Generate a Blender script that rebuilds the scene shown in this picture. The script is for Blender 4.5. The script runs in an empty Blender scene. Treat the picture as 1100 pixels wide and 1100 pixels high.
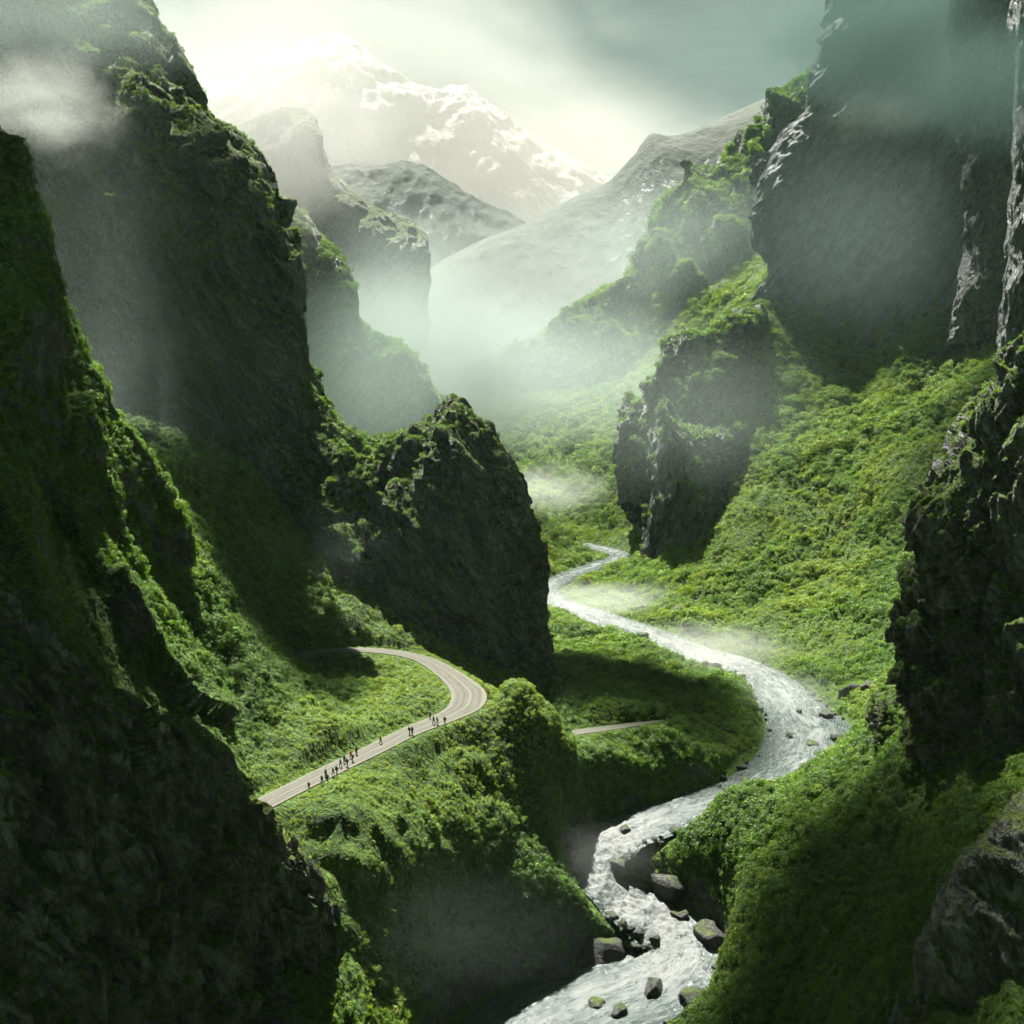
import bpy, bmesh, math, random
import numpy as np
from mathutils import Vector, Matrix, Euler

R = math.radians
rng = np.random.default_rng(7)
random.seed(7)
scene = bpy.context.scene
COL = scene.collection

# ------------------------------------------------------------------ camera
F_PX, CX, CY, PITCH = 1180.0, 550.0, 550.0, R(7.2)
cam_d = bpy.data.cameras.new('camera')
cam_d.sensor_width = 36.0
cam_d.lens = 36.0 * F_PX / 1100.0
cam_d.clip_start, cam_d.clip_end = 1.0, 20000.0
cam = bpy.data.objects.new('camera', cam_d)
cam.rotation_euler = (R(90) - PITCH, 0, 0)
COL.objects.link(cam)
scene.camera = cam

# ------------------------------------------------------------------ light, sky, exposure
SUN_ELEV, SUN_AZ = R(60), R(-15)          # azimuth from the view axis, minus = left
SUN_STRENGTH = 5.0
SKY_STRENGTH = 0.06
EXPOSURE = 2.2
USE_HAZE, USE_MIST = True, True
HAZE_DENSITY = 0.000025

sun_d = bpy.data.lights.new('sun', 'SUN')
sun_d.energy = SUN_STRENGTH
sun_d.angle = R(0.5)
sun_d.color = (1.0, 0.96, 0.88)
sun = bpy.data.objects.new('sun', sun_d)
sdir = Vector((math.sin(SUN_AZ) * math.cos(SUN_ELEV), math.cos(SUN_AZ) * math.cos(SUN_ELEV), math.sin(SUN_ELEV)))
sun.rotation_euler = sdir.to_track_quat('Z', 'Y').to_euler()
sun.location = (0, 0, 400)
COL.objects.link(sun)

scene.view_settings.view_transform = 'Standard'
scene.view_settings.look = 'None'
scene.view_settings.exposure = EXPOSURE
scene.view_settings.gamma = 1.0
scene.cycles.use_denoising = True
scene.cycles.max_bounces = 5
scene.cycles.diffuse_bounces = 2
scene.cycles.glossy_bounces = 1
scene.cycles.transmission_bounces = 3
scene.cycles.volume_bounces = 1
scene.cycles.transparent_max_bounces = 8
scene.cycles.volume_step_rate = 2.0
scene.cycles.volume_max_steps = 128
scene.cycles.use_adaptive_sampling = True
scene.cycles.adaptive_threshold = 0.03
scene.cycles.sample_clamp_indirect = 4.0


class NT:
    """tiny helper for building node trees"""
    def __init__(self, nt):
        self.nt = nt
        nt.nodes.clear()

    def n(self, typ, ins=None, **kw):
        nd = self.nt.nodes.new(typ)
        for k, v in kw.items():
            setattr(nd, k, v)
        for k, v in (ins or {}).items():
            self.put(nd.inputs[k], v)
        return nd

    def put(self, sock, v):
        if hasattr(v, 'is_linked'):
            self.nt.links.new(v, sock)
        elif hasattr(v, 'outputs'):
            self.nt.links.new(v.outputs[0], sock)
        else:
            sock.default_value = v

    def math(self, op, a, b=0.0, c=0.0, clamp=False):
        nd = self.n('ShaderNodeMath', {0: a, 1: b, 2: c}, operation=op, use_clamp=clamp)
        return nd.outputs[0]

    def mix(self, f, a, b, blend='MIX'):
        nd = self.nt.nodes.new('ShaderNodeMix')
        nd.data_type = 'RGBA'
        nd.blend_type = blend
        self.put(nd.inputs[0], f)
        self.put(nd.inputs[6], a)
        self.put(nd.inputs[7], b)
        return nd.outputs[2]

    def ramp(self, f, a, b, lo=0.0, hi=1.0, smooth=True):
        nd = self.n('ShaderNodeMapRange', {0: f, 1: a, 2: b, 3: lo, 4: hi}, clamp=True)
        nd.interpolation_type = 'SMOOTHSTEP' if smooth else 'LINEAR'
        return nd.outputs[0]

    def noise(self, vec, scale, detail=4.0, rough=0.55, dist=0.0):
        nd = self.n('ShaderNodeTexNoise', {'Vector': vec, 'Scale': scale, 'Detail': detail, 'Roughness': rough, 'Distortion': dist})
        return nd.outputs[0]

    def mapv(self, vec, scale=(1, 1, 1), rot=(0, 0, 0), loc=(0, 0, 0)):
        nd = self.n('ShaderNodeMapping', {'Vector': vec, 'Scale': scale, 'Rotation': rot, 'Location': loc})
        return nd.outputs[0]


# sky: a physical sky seen through a broken deck of storm cloud, with the bright gap ahead
world = bpy.data.worlds.new('World')
scene.world = world
world.use_nodes = True
w = NT(world.node_tree)
geo = w.n('ShaderNodeNewGeometry')
dirv = w.n('ShaderNodeVectorMath', {0: geo.outputs['Incoming'], 'Scale': -1.0}, operation='SCALE').outputs[0]
tc = w.n('ShaderNodeTexCoord')
dirv = tc.outputs['Generated']
sky = w.n('ShaderNodeTexSky', sky_type='NISHITA')
sky.sun_disc = False
sky.sun_elevation = SUN_ELEV
sky.sun_rotation = SUN_AZ
sky.dust_density = 3.0
skyc = w.n('ShaderNodeVectorMath', {0: sky.outputs[0], 'Scale': SKY_STRENGTH}, operation='SCALE').outputs[0]
sep = w.n('ShaderNodeSeparateXYZ', {0: dirv})
gap = Vector((0.02, 1.0, 0.17)).normalized()
dotg = w.n('ShaderNodeVectorMath', {0: dirv, 1: tuple(gap)}, operation='DOT_PRODUCT').outputs['Value']
n1 = w.noise(w.mapv(dirv, (2.2, 2.2, 7.0)), 1.6, 7.0, 0.6, 0.4)
n2 = w.noise(w.mapv(dirv, (3.0, 3.0, 9.0), loc=(4.1, 2.0, 1.0)), 3.0, 7.0, 0.6, 0.3)
e_ = w.math('ADD', sep.outputs['Z'], w.math('MULTIPLY', w.math('SUBTRACT', n1, 0.5), 0.18))
e_ = w.math('ADD', e_, w.math('MULTIPLY', sep.outputs['X'], 0.11))
gapm = w.math('MULTIPLY', w.ramp(e_, 0.27, 0.13), w.ramp(dotg, 0.70, 0.95))
dark = w.mix(w.ramp(n2, 0.35, 0.68), (0.003, 0.0062, 0.0054, 1), (0.026, 0.037, 0.032, 1))
light = w.mix(w.ramp(n2, 0.3, 0.7), (0.088, 0.097, 0.089, 1), (0.168, 0.159, 0.138, 1))
dark = w.mix(w.math('MULTIPLY', w.ramp(dotg, 0.62, 0.88), 0.40), dark, (0.085, 0.110, 0.098, 1))
cl = w.mix(gapm, dark, light)
cover = w.ramp(n1, 0.20, 0.36, 0.80, 0.98)
final = w.mix(cover, skyc, cl)
bg = w.n('ShaderNodeBackground', {0: final, 1: 1.0})
out = w.n('ShaderNodeOutputWorld')
w.nt.links.new(bg.outputs[0], out.inputs[0])


# ------------------------------------------------------------------ helpers: projection, noise, meshes
ct, st_ = math.cos(PITCH), math.sin(PITCH)


def ray(u, v):
    a = (np.asarray(u, float) - CX) / F_PX
    b = (np.asarray(v, float) - CY) / F_PX
    d = ct - b * st_
    return a / d, (-st_ - b * ct) / d          # x per metre of y, z per metre of y


def P(u, v, D):
    rx, rz = ray(u, v)
    D = np.asarray(D, float)
    return np.stack([rx * D, D + 0 * rx, rz * D], -1)


def PZ(u, v, z):
    rx, rz = ray(u, v)
    D = z / rz
    return np.array([rx * D, D, z])


def proj(p):
    x, y, z = p[..., 0], p[..., 1], p[..., 2]
    f = y * ct - z * st_
    upc = y * st_ + z * ct
    f = np.maximum(f, 1e-3)
    return CX + F_PX * x / f, CY - F_PX * upc / f


_perm = np.random.default_rng(11).permutation(256)
_perm = np.concatenate([_perm, _perm, _perm])
_g3 = np.random.default_rng(12).normal(size=(256, 3)).astype(np.float32)
_g3 /= np.linalg.norm(_g3, axis=1, keepdims=True)


def perlin(p):
    p = np.asarray(p, np.float32)
    i = np.floor(p).astype(np.int64)
    f = p - i
    i &= 255
    u = f * f * f * (f * (f * 6 - 15) + 10)
    res = 0
    for dx in (0, 1):
        wx = u[..., 0] if dx else 1 - u[..., 0]
        for dy in (0, 1):
            wy = u[..., 1] if dy else 1 - u[..., 1]
            for dz in (0, 1):
                wz = u[..., 2] if dz else 1 - u[..., 2]
                h = _perm[_perm[_perm[(i[..., 0] + dx) & 255] + ((i[..., 1] + dy) & 255)] + ((i[..., 2] + dz) & 255)]
                g = _g3[h]
                dt = g[..., 0] * (f[..., 0] - dx) + g[..., 1] * (f[..., 1] - dy) + g[..., 2] * (f[..., 2] - dz)
                res = res + wx * wy * wz * dt
    return res * 1.5


def fbm(p, scale, octv=5, gain=0.5, ridged=False, off=0.0):
    p = np.asarray(p, np.float32) / scale + off
    a, s, tot = 1.0, 0.0, 0.0
    for k in range(octv):
        v = perlin(p + 17.3 * k)
        if ridged:
            v = 1.0 - 2.0 * np.abs(v)
        s = s + a * v
        tot += a
        a *= gain
        p = p * 2.03
    return s / tot


def facets(p, scale, seed=0):
    """blocky rock: every point takes the tilted plane of its nearest random cell"""
    p = np.asarray(p, np.float32) / scale
    i0 = np.floor(p).astype(np.int64)
    best = np.full(p.shape[:-1], 9e9, np.float32)
    val = np.zeros(p.shape[:-1], np.float32)
    for dx in (-1, 0, 1):
        for dy in (-1, 0, 1):
            for dz in (-1, 0, 1):
                c = i0 + np.array([dx, dy, dz])
                h = _perm[_perm[_perm[(c[..., 0] + seed) & 255] + (c[..., 1] & 255)] + (c[..., 2] & 255)]
                g = _g3[h]
                rel = p - (c + 0.5 + 0.45 * g)
                d2 = (rel ** 2).sum(-1)
                q = d2 < best
                best = np.where(q, d2, best)
                g2 = _g3[(h * 7 + 3) & 255]
                val = np.where(q, (rel * g2).sum(-1) + 0.5 * g2[..., 0], val)
    return val * scale


def smooth(a, b, x):
    t = np.clip((x - a) / (b - a), 0, 1)
    return t * t * (3 - 2 * t)


def catmull(pts, n):
    """resample rows of control points (K, ..., d) at n equal steps of the index"""
    pts = np.asarray(pts, float)
    K = len(pts)
    t = np.linspace(0, K - 1, n)
    i = np.clip(np.floor(t).astype(int), 0, K - 2)
    f = (t - i).reshape((-1,) + (1,) * (pts.ndim - 1))
    p1, p2 = pts[i], pts[i + 1]
    p0 = np.where((i > 0).reshape(f.shape), pts[np.maximum(i - 1, 0)], 2 * p1 - p2)
    p3 = np.where((i < K - 2).reshape(f.shape), pts[np.minimum(i + 2, K - 1)], 2 * p2 - p1)
    return 0.5 * ((2 * p1) + (-p0 + p2) * f + (2 * p0 - 5 * p1 + 4 * p2 - p3) * f ** 2 + (-p0 + 3 * p1 - 3 * p2 + p3) * f ** 3)


def set_prop(o, label=None, cat=None, group=None, kind=None):
    if label: o['label'] = label
    if cat: o['category'] = cat
    if group: o['group'] = group
    if kind: o['kind'] = kind
    return o


def grid_faces(n, m):
    i = np.arange(n * m).reshape(n, m)
    return np.stack([i[:-1, :-1], i[:-1, 1:], i[1:, 1:], i[1:, :-1]], -1).reshape(-1, 4)


def mesh_from(name, verts, faces, mat=None, attrs=None, smooth_sh=True, uv=None):
    me = bpy.data.meshes.new(name)
    verts = np.asarray(verts, np.float32).reshape(-1, 3)
    faces = np.asarray(faces, np.int32)
    k = faces.shape[1]
    me.vertices.add(len(verts))
    me.vertices.foreach_set('co', verts.ravel())
    me.loops.add(faces.size)
    me.loops.foreach_set('vertex_index', faces.ravel())
    me.polygons.add(len(faces))
    me.polygons.foreach_set('loop_start', np.arange(0, faces.size, k, dtype=np.int32))
    me.polygons.foreach_set('loop_total', np.full(len(faces), k, np.int32))
    me.polygons.foreach_set('use_smooth', np.full(len(faces), smooth_sh, bool))
    for an, av in (attrs or {}).items():
        a = me.attributes.new(an, 'FLOAT', 'POINT')
        a.data.foreach_set('value', np.asarray(av, np.float32).ravel())
    if uv is not None:
        l = me.uv_layers.new(name='UVMap')
        l.data.foreach_set('uv', np.asarray(uv, np.float32)[faces.ravel()].ravel())
    me.update()
    me.validate()
    if mat: me.materials.append(mat)
    return me


def link(name, me, parent=None):
    o = bpy.data.objects.new(name, me)
    COL.objects.link(o)
    if parent: o.parent = parent
    return o


def grid_normals(V):
    du = np.gradient(V, axis=1)
    dv = np.gradient(V, axis=0)
    n = np.cross(du, dv)
    n /= np.maximum(np.linalg.norm(n, axis=-1, keepdims=True), 1e-9)
    return n


# ------------------------------------------------------------------ materials
def make_mat(name):
    m = bpy.data.materials.new(name)
    m.use_nodes = True
    return m, NT(m.node_tree)


def terrain_mat(name, rock_lo, rock_hi, green_lo, green_hi, scale=1.0, moss_bias=0.0, strata=(1.5, 1.5, 0.32), strata_rot=(0.0, R(38), 0.0), bump=0.8, snow=None):
    """wet rock with moss and grass where the ground is flatter; the vertex value 'veg' adds cover"""
    m, t = make_mat(name)
    g = t.n('ShaderNodeNewGeometry')
    pos = g.outputs['Position']
    veg = t.n('ShaderNodeAttribute', attribute_name='veg').outputs['Fac']
    sv = t.mapv(t.mapv(pos, (1, 1, 1), strata_rot), strata)
    stk = t.noise(t.mapv(sv, (2.6, 2.6, 0.7)), 0.30 / scale, 5.0, 0.65, 0.3)
    a = t.noise(sv, 0.11 / scale, 8.0, 0.62, 0.6)
    b = t.noise(pos, 0.9 / scale, 6.0, 0.65)
    c = t.noise(pos, 0.05 / scale, 4.0, 0.5)
    crk = t.math('ABSOLUTE', t.math('SUBTRACT', t.noise(sv, 0.23 / scale, 6.0, 0.6, 0.8), 0.5))
    rk = t.math('ADD', t.math('MULTIPLY', a, 0.5), t.math('MULTIPLY', b, 0.5))
    rock = t.mix(t.ramp(rk, 0.36, 0.66), rock_lo + (1,), rock_hi + (1,))
    rock = t.mix(t.ramp(stk, 0.55, 0.74, 0.0, 0.75), rock, tuple(min(1.0, x * 1.6) for x in rock_hi) + (1,))
    rock = t.mix(t.ramp(crk, 0.0, 0.03, 0.75, 0.0), rock, tuple(x * 0.5 for x in rock_lo) + (1,))
    gsep = t.n('ShaderNodeSeparateXYZ', {0: g.outputs['Normal']})
    nz = gsep.outputs['Z']
    mv = t.math('ADD', t.math('ADD', nz, moss_bias), t.math('MULTIPLY', t.math('SUBTRACT', b, 0.5), 0.9))
    mv = t.math('ADD', mv, t.math('MULTIPLY', t.math('SUBTRACT', c, 0.5), 0.9))
    moss = t.math('MAXIMUM', t.ramp(mv, 0.42, 0.62), t.ramp(t.math('ADD', veg, t.math('MULTIPLY', t.math('SUBTRACT', b, 0.5), 0.8)), 0.35, 0.6))
    grn = t.mix(t.ramp(t.math('ADD', t.math('MULTIPLY', b, 0.6), t.math('MULTIPLY', c, 0.4)), 0.35, 0.65), green_lo + (1,), green_hi + (1,))
    colr = t.mix(moss, rock, grn)
    if snow:
        z = t.n('ShaderNodeSeparateXYZ', {0: pos}).outputs['Z']
        sm = t.ramp(t.math('ADD', z, t.math('MULTIPLY', t.math('SUBTRACT', a, 0.5), snow[2])), snow[0], snow[1])
        colr = t.mix(sm, colr, (0.34, 0.35, 0.35, 1))
    h = t.math('ADD', t.math('ADD', t.math('MULTIPLY', a, 2.2 * scale), t.math('MULTIPLY', stk, 1.0 * scale)), t.math('MULTIPLY', b, 0.7 * scale))
    h = t.math('ADD', h, t.math('MULTIPLY', t.ramp(crk, 0.0, 0.07), 1.1 * scale))
    bp = t.n('ShaderNodeBump', {'Strength': bump, 'Distance': 1.0, 'Height': h})
    bs = t.n('ShaderNodeBsdfPrincipled', {'Base Color': colr, 'Roughness': t.mix(moss, (0.55, 0.55, 0.55, 1), (0.9, 0.9, 0.9, 1)), 'Normal': bp.outputs[0]})
    bs.inputs['Specular IOR Level'].default_value = 0.35
    t.n('ShaderNodeOutputMaterial', {0: bs.outputs[0]})
    return m


M_GROUND = terrain_mat('ground_cover', (0.035, 0.035, 0.030), (0.13, 0.13, 0.115), (0.017, 0.042, 0.006), (0.072, 0.138, 0.010), 1.0, 0.1)
M_ROCK = terrain_mat('wet_mossy_rock', (0.018, 0.020, 0.020), (0.21, 0.21, 0.195), (0.020, 0.036, 0.008), (0.085, 0.120, 0.016), 1.0, -0.12, bump=1.0)
M_GREY = terrain_mat('grey_cliff_rock', (0.022, 0.029, 0.031), (0.135, 0.15, 0.15), (0.025, 0.050, 0.012), (0.09, 0.14, 0.018), 2.2, -0.3, (1.3, 1.3, 0.26), (0, R(-38), 0), bump=1.0)
M_WALL = terrain_mat('great_wall_rock', (0.070, 0.090, 0.098), (0.20, 0.228, 0.236), (0.025, 0.050, 0.012), (0.08, 0.13, 0.018), 5.0, -0.55, (1.3, 1.3, 0.24), (0, R(-38), 0), bump=1.0)
M_FAR = terrain_mat('far_mountain', (0.014, 0.018, 0.019), (0.032, 0.038, 0.038), (0.014, 0.022, 0.014), (0.030, 0.040, 0.025), 5.0, 0.0, bump=0.3)
M_SNOW = terrain_mat('snow_mountain', (0.07, 0.08, 0.085), (0.2, 0.21, 0.21), (0.05, 0.07, 0.04), (0.08, 0.11, 0.05), 8.0, -0.4, snow=(280, 345, 190))


def leaf_mat(name, lo, hi, trans=0.45):
    m, t = make_mat(name)
    tint = t.n('ShaderNodeAttribute', attribute_name='tint', attribute_type='INSTANCER').outputs['Fac']
    pos = t.n('ShaderNodeNewGeometry').outputs['Position']
    v = t.math('ADD', t.math('MULTIPLY', tint, 0.7), t.math('MULTIPLY', t.noise(pos, 1.1, 2.0), 0.3))
    c = t.mix(t.ramp(v, 0.0, 0.62), lo + (1,), hi + (1,))
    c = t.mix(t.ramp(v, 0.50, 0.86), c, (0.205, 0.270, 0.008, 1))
    d = t.n('ShaderNodeBsdfDiffuse', {'Color': c})
    tr = t.n('ShaderNodeBsdfTranslucent', {'Color': t.mix(0.35, c, (0.145, 0.295, 0.008, 1))})
    gl = t.n('ShaderNodeBsdfGlossy', {'Color': (1, 1, 1, 1), 'Roughness': 0.5})
    s = t.n('ShaderNodeMixShader', {0: trans, 1: d.outputs[0], 2: tr.outputs[0]})
    s2 = t.n('ShaderNodeMixShader', {0: 0.03, 1: s.outputs[0], 2: gl.outputs[0]})
    t.n('ShaderNodeOutputMaterial', {0: s2.outputs[0]})
    return m


M_LEAF = leaf_mat('leaves', (0.018, 0.052, 0.004), (0.098, 0.205, 0.006))

# ------------------------------------------------------------------ paths of road and river (pixel + height -> world)
ROAD = [(190, 915, -77), (240, 886, -76.6), (288, 861, -76), (350, 830, -76), (400, 806, -75.5), (440, 786, -75), (480, 770, -74.6), (500, 758, -74.2),
        (503, 744, -73.8), (490, 730, -73.4), (470, 716, -72.8), (448, 706, -72), (415, 700, -71), (380, 698, -70.5), (345, 700, -70), (320, 704, -70)]
ROADW = [2.5, 2.5, 2.5, 2.5, 2.5, 2.6, 3.0, 3.9, 4.1, 3.4, 2.8, 2.4, 2.2, 2.0, 1.9, 1.8]
TAIL = [(512, 750, -74.2), (540, 756, -78), (572, 772, -84), (600, 787, -87.5), (630, 785, -88), (660, 781, -88.5), (690, 777, -89), (713, 774, -89.5)]
TAILW = [2.0, 2.0, 1.9, 1.8, 1.7, 1.6, 1.3, 0.4]
RIVER = [(560, 580, -93.2, 4), (610, 582, -93.7, 4), (645, 588, -94, 5), (668, 597, -94.5, 6), (640, 607, -95, 6), (605, 620, -95.5, 6), (584, 632, -96, 6), (600, 646, -96.5, 7),
         (640, 660, -97, 8), (690, 678, -97.5, 9), (740, 699, -98, 11), (790, 712, -98.8, 9), (825, 728, -99.5, 8), (850, 755, -100.3, 10), (872, 785, -101, 13),
         (858, 818, -101.8, 12), (812, 848, -102.6, 10), (750, 868, -103.5, 9), (690, 885, -104.8, 8), (655, 905, -106.5, 7), (648, 935, -110, 7),
         (672, 965, -114, 8), (712, 995, -117, 9), (726, 1025, -119, 10), (690, 1055, -120.5, 12), (630, 1080, -121.5, 14), (575, 1112, -122.5, 15), (550, 1160, -123.5, 15), (570, 1260, -124.5, 15)]
road_pts = catmull([PZ(*p) for p in ROAD], 240)
road_w = catmull(np.array(ROADW)[:, None], 240)[:, 0]
tail_pts = catmull([PZ(*p) for p in TAIL], 110)
tail_w = catmull(np.array(TAILW)[:, None], 110)[:, 0]
riv_pts = catmull([PZ(*p[:3]) for p in RIVER], 620)
riv_w = catmull(np.array([p[3] for p in RIVER], float)[:, None], 620)[:, 0]


def path_dist(XY, path, half):
    """distance to a path minus its half width, and the path's height at the nearest point"""
    best = np.full(len(XY), 1e9)
    hz = np.zeros(len(XY))
    lo, hi = path[:, :2].min(0) - 60, path[:, :2].max(0) + 60
    idx = np.where(((XY > lo) & (XY < hi)).all(1))[0]
    sub = XY[idx]
    b = np.full(len(sub), 1e9)
    h = np.zeros(len(sub))
    for k in range(len(path)):
        d = np.hypot(sub[:, 0] - path[k, 0], sub[:, 1] - path[k, 1]) - half[k]
        q = d < b
        b[q] = d[q]
        h[q] = path[k, 2]
    best[idx] = b
    hz[idx] = h
    return best, hz


# ------------------------------------------------------------------ terrain sheet
CTRL = [  # pixel, distance
    # left slope above and inside the hairpin
    (250, 700, 222), (300, 780, 212), (200, 640, 222), (250, 640, 245), (200, 560, 248), (300, 700, 252), (350, 740, 246), (400, 745, 250), (300, 620, 282), (350, 640, 288),
    (300, 560, 305), (250, 500, 305), (435, 742, 250), (380, 775, 228), (340, 800, 210), (290, 835, 196), (240, 790, 205), (420, 670, 290), (460, 685, 290), (500, 715, 285), (540, 745, 280),
    (150, 560, 240), (100, 500, 250),
    # promontory crest and the grassy face below the road
    (335, 868, 188), (380, 838, 200), (420, 815, 214), (460, 795, 225), (500, 778, 233), (530, 766, 237), (556, 757, 238), (580, 765, 240), (596, 786, 243),
    (400, 870, 193), (400, 920, 184), (400, 980, 178), (450, 870, 202), (450, 930, 193), (450, 1000, 187), (450, 1060, 186), (500, 830, 222), (500, 900, 211), (500, 960, 204), (500, 1020, 199), (550, 830, 229), (550, 900, 220), (560, 960, 212),
    (600, 860, 238), (640, 850, 246), (580, 1010, 209), (620, 985, 214), (340, 930, 180), (350, 1000, 170), (500, 1070, 194), (560, 1045, 206),
    (600, 900, 232),
    # behind the tail road, meadow left of the river
    (640, 800, 257), (700, 795, 268), (750, 830, 264), (700, 830, 259), (600, 750, 290), (650, 750, 290), (700, 740, 315), (760, 770, 298), (790, 760, 310), (620, 720, 335), (660, 700, 360), (720, 720, 342), (600, 690, 375), (590, 665, 410),
    (600, 655, 440), (620, 672, 420), (660, 690, 385),
    # left bank further up and the valley
    (580, 610, 540), (600, 595, 580), (575, 580, 560), (600, 575, 600), (560, 560, 620), (540, 540, 560), (620, 565, 660), (690, 560, 610), (620, 540, 680), (540, 500, 740), (600, 450, 770), (690, 400, 770), (560, 430, 820),
    (740, 330, 770), (800, 290, 770), (700, 480, 670), (640, 500, 710), (520, 430, 860), (690, 600, 560), (660, 620, 520),
    # right slope
    (680, 645, 480), (720, 650, 460), (760, 660, 425), (800, 680, 400), (850, 700, 380), (880, 740, 340), (920, 770, 312), (850, 330, 590), (780, 350, 590), (760, 480, 545), (780, 580, 480), (720, 605, 500),
    (850, 500, 500), (850, 600, 450), (950, 450, 505), (1000, 370, 545), (1050, 310, 560), (900, 600, 440), (950, 550, 435), (1000, 500, 440), (1050, 450, 460), (900, 690, 380), (950, 650, 380),
    (1050, 600, 390), (1120, 500, 430), (900, 400, 560), (1150, 350, 540), (850, 420, 545),
    # right foreground slope
    (725, 905, 238), (765, 885, 236), (806, 852, 230), (850, 860, 226), (890, 822, 228), (930, 785, 222), (955, 765, 215), (720, 935, 230), (770, 950, 214), (760, 1010, 205), (790, 1060, 188), (770, 1090, 185), (850, 960, 190),
    (900, 1000, 165), (860, 880, 205), (920, 860, 190), (980, 800, 182), (960, 930, 165), (1010, 900, 150), (1090, 850, 135), (960, 800, 198), (1000, 830, 174), (1045, 845, 154), (1050, 1000, 125), (950, 1090, 130), (860, 1090, 158), (1150, 950, 110), (1150, 800, 140),
]
cp = np.array([P(*c) for c in CTRL])
extra = [(-300, 200, 20), (-300, 350, 60), (-300, 600, 60), (-120, 200, -20), (-140, 280, -10), (-110, 330, -20), (-60, 130, -105), (0, 120, -128), (-20, 140, -122), (30, 150, -124), (60, 60, -80), (120, 80, -40), (-120, 80, -100),
         (150, 160, 10), (220, 300, 60), (260, 450, 90), (300, 600, 130), (300, 800, 150), (-60, 420, -70), (-60, 520, -80), (-20, 620, -80), (-100, 700, -40), (-300, 900, 20), (0, 950, -60), (300, 950, 120), (-20, 460, -94), (0, 400, -94), (-200, 480, 0)]
cp = np.vstack([cp, np.array(extra, float), road_pts[::8], tail_pts[::8]])
rb = riv_pts[::7].copy()
rb[:, 2] -= 0.3
cp = np.vstack([cp, rb])


def tps_fit(p, z, lam=0.02):
    n = len(p)
    s = 100.0
    q = p / s
    d2 = ((q[:, None] - q[None]) ** 2).sum(-1)
    K = 0.5 * d2 * np.log(d2 + 1e-12) + lam * 0.01 * np.eye(n)
    A = np.zeros((n + 3, n + 3))
    A[:n, :n] = K
    A[:n, n] = 1
    A[:n, n + 1:] = q
    A[n:, :n] = A[:n, n:].T
    rhs = np.concatenate([z, np.zeros(3)])
    sol = np.linalg.solve(A, rhs)

    def ev(xy):
        out = np.empty(len(xy))
        for k in range(0, len(xy), 40000):
            x = xy[k:k + 40000] / s
            dd = ((x[:, None] - q[None]) ** 2).sum(-1).astype(np.float32)
            out[k:k + 40000] = (0.5 * dd * np.log(dd + 1e-12)) @ sol[:n] + sol[n] + x @ sol[n + 1:]
        return out
    return ev


tps = tps_fit(cp[:, :2], cp[:, 2])


def axis(lo, a, b, hi, s, growth):
    mid = list(np.arange(a, b, s))
    r, x, d = [], b, s
    while x < hi:
        r.append(x)
        d *= growth
        x += d
    r.append(hi)
    l, x, d = [], a, s
    while x > lo:
        d *= growth
        x -= d
        l.append(max(x, lo))
    return np.array(sorted(l) + mid + r)


ax = axis(-7000, -95, 125, 7000, 0.62, 1.018)
ay = axis(-2500, 120, 300, 9000, 0.62, 1.011)
GX, GY = np.meshgrid(ax, ay)
XY = np.stack([GX.ravel(), GY.ravel()], -1)
inside = (np.abs(XY[:, 0]) < 420) & (XY[:, 1] > 40) & (XY[:, 1] < 1050)
Z = np.full(len(XY), -100.0)
Z[inside] = tps(XY[inside])
edge = np.minimum(np.minimum(smooth(420, 330, np.abs(XY[:, 0])), smooth(40, 90, XY[:, 1])), smooth(1050, 930, XY[:, 1]))
Z = -100 + (Z + 100) * edge
p3 = np.stack([XY[:, 0], XY[:, 1], Z * 0.4], -1)
dr, hr = path_dist(XY, road_pts, road_w)
dt, ht = path_dist(XY, tail_pts, tail_w)
dv, hv = path_dist(XY, riv_pts, riv_w)
free = smooth(0.5, 7, dr) * smooth(0.5, 5, dt) * smooth(-1, 8, dv)
far_amp = smooth(280, 520, XY[:, 1])
Z += free * (fbm(p3, 26, 5) * (4.5 + 5.0 * far_amp) + (fbm(p3, 11, 4, ridged=True) - 0.2) * (2.8 + 1.6 * far_amp))
# beds of the river and the road
wv = smooth(4.5, 0.0, dv)
Z = Z * (1 - wv) + np.minimum(Z, hv + 0.2) * wv
inr = dv < 0.5
Z[inr] = np.minimum(Z[inr], hv[inr] - 0.5 - 0.6 * smooth(0.5, -4, dv[inr]))
wr = smooth(4.0, 0.8, dr)
Z = Z * (1 - wr) + (hr - 0.12) * wr
wt = smooth(3.0, 0.6, dt)
Z = Z * (1 - wt) + (ht - 0.12) * wt
gv = np.stack([GX, GY, Z.reshape(GX.shape)], -1)
g0 = grid_normals(gv)
stp = smooth(0.75, 0.4, np.abs(g0[..., 2])) * (free.reshape(GX.shape)) * (np.abs(GX) < 400) * (GY > 50) * (GY < 1000)
gv = gv + g0 * np.sign(g0[..., 2:3]) * (stp * ((fbm(gv, 7, 4, ridged=True) - 0.2) * 1.8 + fbm(gv, 15, 3) * 2.0))[..., None]
gn = grid_normals(gv)
gz = np.abs(gn[..., 2]).ravel()
nz_rough = fbm(p3, 14, 4)
veg = smooth(-0.15, 0.08, gz + 0.22 * nz_rough)
veg *= smooth(0.2, 1.6, dr) * smooth(0.2, 1.2, dt) * smooth(0.3, 4.0, dv + 3 * nz_rough)
ground_me = mesh_from('terrain', gv, grid_faces(*GX.shape), M_GROUND, {'veg': veg})
terrain = set_prop(link('terrain', ground_me), kind='structure')

SCATTER = []      # (verts, faces, veg, density, size_lo, size_hi)
SCATTER.append((gv.reshape(-1, 3), grid_faces(*GX.shape), veg, 'near'))


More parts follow.
